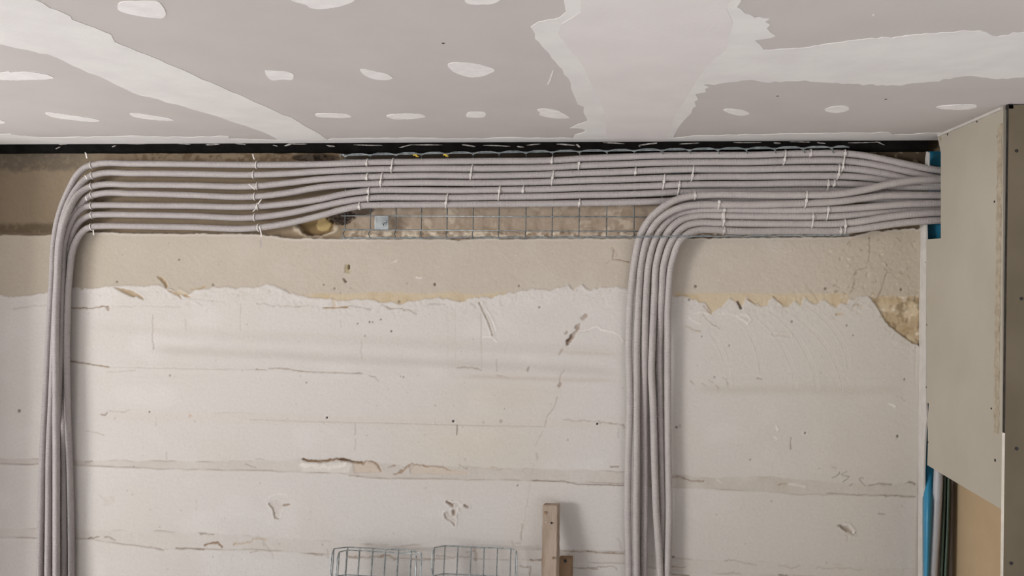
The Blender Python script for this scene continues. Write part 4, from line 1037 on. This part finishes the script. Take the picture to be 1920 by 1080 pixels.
# ------------------------------------------------------------------ cable ties
def at_u(cond, px):
    W = cond[1]
    uu, vv = proj(W[:, 0], W[:, 1], W[:, 2])
    ok = (vv < 440) & (uu > 150)
    e = np.where(ok, np.abs(uu - px), 1e9)
    i = int(np.argmin(e)); t = W[min(i + 6, len(W) - 1)] - W[max(i - 6, 0)]
    return W[i], t / np.linalg.norm(t)
def tie(conds, px, slant, label, head=0.85, tail=None, w=.0046, hs=1.0):
    pts = [at_u(c, px) for c in conds]
    rr = conds[0][2] + .0012
    root = empty('cable_tie', np.mean([p for p, _ in pts], 0))
    tag(root, label, 'cable tie', 'white cable ties on the conduits')
    Tn = pts[0][1]
    if Tn[0] < 0: Tn = -Tn
    N = np.array([0, -1., 0]); N = N - Tn * N.dot(Tn); N /= np.linalg.norm(N)
    D = np.cross(Tn, N); D = D if D[2] > 0 else -D          # upward across the run
    top, bot = pts[0][0], pts[-1][0]
    if top.dot(D) < bot.dot(D): top, bot = bot, top
    outl = []
    for k in range(11):
        a = math.pi * k / 10; outl.append(top + rr * (math.cos(a) * -N + math.sin(a) * D))
    outl = outl[::-1]
    o2 = []
    for k in range(11):
        a = math.pi * k / 10; o2.append(bot + rr * (math.cos(a) * -N - math.sin(a) * D))
    loop = outl[::-1] + o2[::-1]            # back-top .. front-top .. front-bottom .. back-bottom
    cen = (top + bot) / 2; half = np.linalg.norm(top - bot) / 2 + rr
    V = []; n = len(loop)
    for p in loop:
        off = Tn * slant * ((p - cen).dot(D) / half) * half
        rad = p - cen; rad = rad - Tn * rad.dot(Tn)
        base_c = top if (p - cen).dot(D) > (top - cen).dot(D) else (bot if (p - cen).dot(D) < (bot - cen).dot(D) else cen + D * (p - cen).dot(D))
        nr = p - base_c; nr = nr / (np.linalg.norm(nr) + 1e-9)
        for s_, q_ in ((-1, 0), (1, 0), (1, 1), (-1, 1)):
            V.append(p + off + Tn * s_ * w / 2 + nr * q_ * .0014)
    Fc = []
    for i in range(n):
        j = (i + 1) % n
        for k in range(4):
            Fc.append((i * 4 + k, i * 4 + (k + 1) % 4, j * 4 + (k + 1) % 4, j * 4 + k))
    mb = MB(); mb.add(V, Fc); st = mb.build('strap', M_tie)
    ps = [st]
    if head is not None:
        hp = top + (bot - top) * head if len(conds) > 1 else cen - D * rr * (head - .5) * 1.2
        dn = (hp - cen).dot(D)
        hp = hp + Tn * slant * dn
        if len(conds) == 1:
            s_ = max(-.95, min(.95, (head - .5) * 1.3)); hp = cen - D * rr * s_ + N * rr * math.sqrt(1 - s_ * s_) + Tn * slant * (-rr * s_)
        else:
            hp = hp + N * (rr + .001)
        a, b, c_ = Tn * .0046 * hs, D * .0052 * hs, N * .0030 * hs
        mb = MB(); mb.hull([hp - a - b - c_, hp + a - b - c_, hp + a - b + c_, hp - a - b + c_, hp - a + b - c_, hp + a + b - c_, hp + a + b + c_, hp - a + b + c_])
        ps.append(mb.build('head', M_tie, None, False, .0012))
    if tail is not None:
        q = [P(x, y, d) for x, y, d in tail]
        mb = MB()
        V = []
        for p in q:
            V += [p - np.array([.0024, 0, 0]), p + np.array([.0024, 0, 0]), p + np.array([.0024, -.0012, 0]), p + np.array([-.0024, -.0012, 0])]
        Fc = []
        for i in range(len(q) - 1):
            for k in range(4): Fc.append((i * 4 + k, i * 4 + (k + 1) % 4, (i + 1) * 4 + (k + 1) % 4, (i + 1) * 4 + k))
        Fc += [(3, 2, 1, 0), tuple((len(q) - 1) * 4 + k for k in range(4))]
        mb.add(V, Fc); ps.append(mb.build('tail', M_tie))
    hold(root, *ps)
    return root
nmU = ['topmost conduit', 'second conduit', 'third conduit', 'fourth conduit', 'fifth conduit', 'sixth conduit', 'lowest conduit']
# at the start of the left bend
lt = [((163, 297, .035), (161, 288, .04), (160, 286, .04)), None, ((163, 336, .04), (161, 332, .045), (159, 329, .05)), None, ((163, 376, .04), (161, 372, .045), (160, 369, .05)), None, ((175, 431, .035), (175.5, 437, .035), (176, 441, .03))]
for i in range(7):
    tie([CU[i]], 172 + (i % 2), 0.05, f'white cable tie on the {nmU[i]} where the left bend begins', None, lt[i], .0030)
l2 = [((477, 299, .03), (475, 294, .035), (474, 289, .035)), None, ((478, 356, .045), (473, 351, .05), (466, 345, .052)), None, ((484, 383, .04), (487, 378, .042), (490, 374, .044)), ((480, 391, .045), (477, 394, .045), (474, 397, .045)), ((486, 424, .04), (488, 430, .036), (490, 440, .03), (490, 444, .028))]
for i, x in enumerate((482, 476, 483, 478, 484, 478, 485)):
    tie([CU[i]], x, 0.08, f'white cable tie on the {nmU[i]} ahead of the wire tray, under the ceiling gap', .8 if i in (2, 4) else None, l2[i], .0042)
TL = [([0], 689, .9), ([0, 1], 736, .95), ([2], 689, .9), ([2, 3], 716, .9), ([4], 692, .7), ([5], 691, .5), ([6], 675, .8), ([1, 2], 884, .95), ([0], 1035, .9), ([2, 3], 1036, .6), ([1], 1085, .1), ([4, 5], 936, .25), ([4], 981, .9),
      ([5, 6], 838, .85), ([6], 1086, .7), ([2], 1191, .9), ([3, 4], 1244, .55), ([2, 3], 1298, .85), ([4, 5], 1272, .15),
      ([0, 1], 1470, .9), ([0], 1519, .9), ([0, 1], 1581, .1), ([1, 2], 1579, .95), ([2, 3], 1571, .9), ([4], 1562, .9), ([4, 5], 1550, .3)]
where = {689: 'just past the tray\'s left end', 736: 'above the square fixing plate', 716: 'above the square fixing plate', 692: 'left of the fixing plate', 691: 'left of the fixing plate', 675: 'at the tray\'s left end'}
nm1 = ['topmost', 'second', 'third', 'fourth', 'fifth', 'sixth', 'lowest']
for cs, x, hd in TL:
    c = ' and '.join(nm1[i] for i in cs)
    w_ = where.get(x) or (f'in the middle of the tray' if x < 1000 else 'left of the right-hand bend' if x < 1120 else 'above the right-hand bend' if x < 1310 else 'near the tray\'s right end')
    if x in (981, 1035, 1036): w_ = 'right of the tray middle'
    if x == 1470: w_ = 'left of a lone tie'
    if x == 1519: w_ = 'standing alone near the tray\'s right end'
    s = 's' if len(cs) > 1 else ''
    tie([CU[i] for i in cs], x, .16, f'white tie round the {c} conduit{s} {w_}', hd)
nmL = ['uppermost', 'second', 'third', 'fourth', 'fifth', 'lowest']
for cs, x, hd in (([0], 1302, .6), ([1], 1347, .1), ([2], 1357, .7), ([3], 1354, .3), ([3, 4], 1356, .75), ([5], 1357, .7), ([0, 1], 1510, .75), ([2, 3], 1550, .1), ([3, 4], 1522, .05), ([4, 5], 1583, .4), ([5], 1575, .7)):
    c = ' and '.join(nmL[i] for i in cs); s = 's' if len(cs) > 1 else ''
    w_ = 'just past the bend' if x < 1400 else 'near the partition'
    tie([CL[i] for i in cs], x, .1, f'white cable tie round the {c} of six right-hand conduits {w_}', hd)

# ------------------------------------------------------------------ spare wire trays leaning on the wall
def spare_tray(pxw, pytop, sl, dtop, splayl, splayr, label, dbot=.24, lean=-.1, lens=True):
    """px of its six base wires at the top edge; flanges splay towards the room"""
    pts = [P(x, pytop + sl * (x - pxw[0]), dtop) for x in pxw]
    root = empty('spare_wire_tray', (float(np.mean([p[0] for p in pts])), -dbot, 0))
    tag(root, label, 'cable tray', 'spare wire trays leaning on the wall')
    ps = []
    ztop = [p[2] for p in pts]
    xdir = (pts[-1] - pts[0]); xdir = xdir / np.linalg.norm(xdir)
    H = float(np.mean(ztop))
    dn = np.array([lean * .1, -(dbot - dtop) / H, -1.0]); L = np.linalg.norm(dn); dn = dn / L; LEN = H * L
    nrm = np.cross(dn, xdir); nrm = nrm if nrm[1] < 0 else -nrm       # towards the room
    fl = pts[0] + nrm * .055 - xdir * splayl; fr = pts[-1] + nrm * .055 + xdir * splayr
    def floorcut(p): return p + dn * ((p[2] - .004) / -dn[2])
    for p in pts:
        q = p + dn * .002
        mb = MB(); mb.tube([q, floorcut(q)], WR * 1.12, 8); ps.append(mb.build('lengthwise_wire', M_wire2, None, True))
    nst = int(LEN / .1) + 1
    for k in range(nst):
        o = dn * (.001 + .1 * k)
        if (fl + o)[2] < .01 or (fr + o)[2] < .01: break
        a, b = pts[0] + o, pts[-1] + o
        path = [fl + o, a + (fl - pts[0]) * .3 + nrm * -.002, a + (fl - pts[0]) * .08, a + xdir * .012, (a + b) / 2, b - xdir * .012, b + (fr - pts[-1]) * .08, b + (fr - pts[-1]) * .3, fr + o]
        path = [np.asarray(q) - nrm * 2 * WR for q in path]
        mb = MB(); mb.tube(path, WR * 1.12, 6); ps.append(mb.build('cross_wire', M_wire2, None, True))
    for e, sd in ((fl, -1), (fr, 1)):
        mb = MB(); mb.tube([e, floorcut(e)], WR * 1.12, 6); ps.append(mb.build('edge_wire', M_wire2, None, True))
        wv = []
        tot = (e[2] - .006) / -dn[2]
        s = 0.0
        while s < tot:
            t = (s % .1) / .1
            wv.append(e + dn * s + (xdir * sd * .35 + nrm) * .012 * min(1, 1.6 * math.sin(math.pi * t))); s += .0125
        mb = MB(); mb.tube(wv, WR * 1.12, 6); ps.append(mb.build('wavy_edge_wire', M_wire2, None, True))
    hold(root, *ps)
spare_tray([650.5, 674, 698.5, 722.5, 746.5, 771], 1031, .055, .085, .012, .030, 'spare wire tray standing on end against the wall, front one of the left pair')
spare_tray([652, 675, 699.5, 723.5, 747.5, 771.5], 1025.5, .055, .050, .036, .048, 'spare wire tray standing on end against the wall, rear one of the left pair', .2)
spare_tray([834.5, 858.8, 883.5, 908, 932.8, 958], 1023, .045, .045, .030, .024, 'spare wire tray standing alone against the wall beside the wooden lath', .2)

# ------------------------------------------------------------------ wooden laths leaning on the wall
def lath(px0, px1, pytop, dfront, th, dbot, m, label, lean=0, hole=None, skew=.009):
    a = P(px0, pytop, dfront); b = P(px1, pytop, dfront)
    H = a[2]; w = b[0] - a[0]
    root = empty('wooden_lath', (float(a[0] + w / 2 + lean), -dbot, 0))
    tag(root, label, 'lath')
    V = []
    for z, d, ox in ((0, dbot, lean), (H, dfront, 0)):
        V += [(a[0] + ox, -d, z), (b[0] + ox, -d, z), (b[0] + ox + skew, -d + th, z), (a[0] + ox + skew, -d + th, z)]
    mb = MB(); mb.hull(V)
    o = mb.build('batten', m)
    bm = bmesh.new(); bm.from_mesh(o.data)
    ed = [e for e in bm.edges if abs(e.verts[0].co.z - e.verts[1].co.z) > .2]
    bmesh.ops.subdivide_edges(bm, edges=ed, cuts=60)
    bmesh.ops.bevel(bm, geom=[e for e in bm.edges if len(e.link_faces) == 2 and e.calc_face_angle(0) > .5], offset=.0014, segments=2, affect='EDGES')
    r = random.Random(px0)
    for v in bm.verts:
        v.co.x += r.uniform(-.0007, .0007); v.co.y += r.uniform(-.0006, .0006)
    bm.to_mesh(o.data); bm.free()
    ps = [o]
    for (x, y, rr, mm, nm) in hole or []:
        p = P(x, y, dfront + .004 + (dbot - dfront) * max(0, (H - P(x, y, dfront)[2])) / H)
        mb = MB(); mb.tube([p + np.array([0, .006, 0]), p + np.array([0, -.0002, 0])], rr, 7); ps.append(mb.build(nm, mm))
    hold(root, *ps)
lath(1017.5, 1045.5, 947, .062, .035, .26, M_wood, 'weathered wooden lath leaning upright against the white wall', .0,
     [(1022, 962, .005, M_wood2, 'knot'), (1034, 981, .0035, M_screw, 'nail'), (1024, 979, .002, M_tie, 'plaster_speck'), (1037, 1047, .004, M_wood2, 'knot')])
lath(1046.5, 1070, 1046, .045, .03, .2, M_wood2, 'shorter dark brown lath behind the tall weathered one', .0, [(1060, 1052, .006, M_screw, 'knot')])
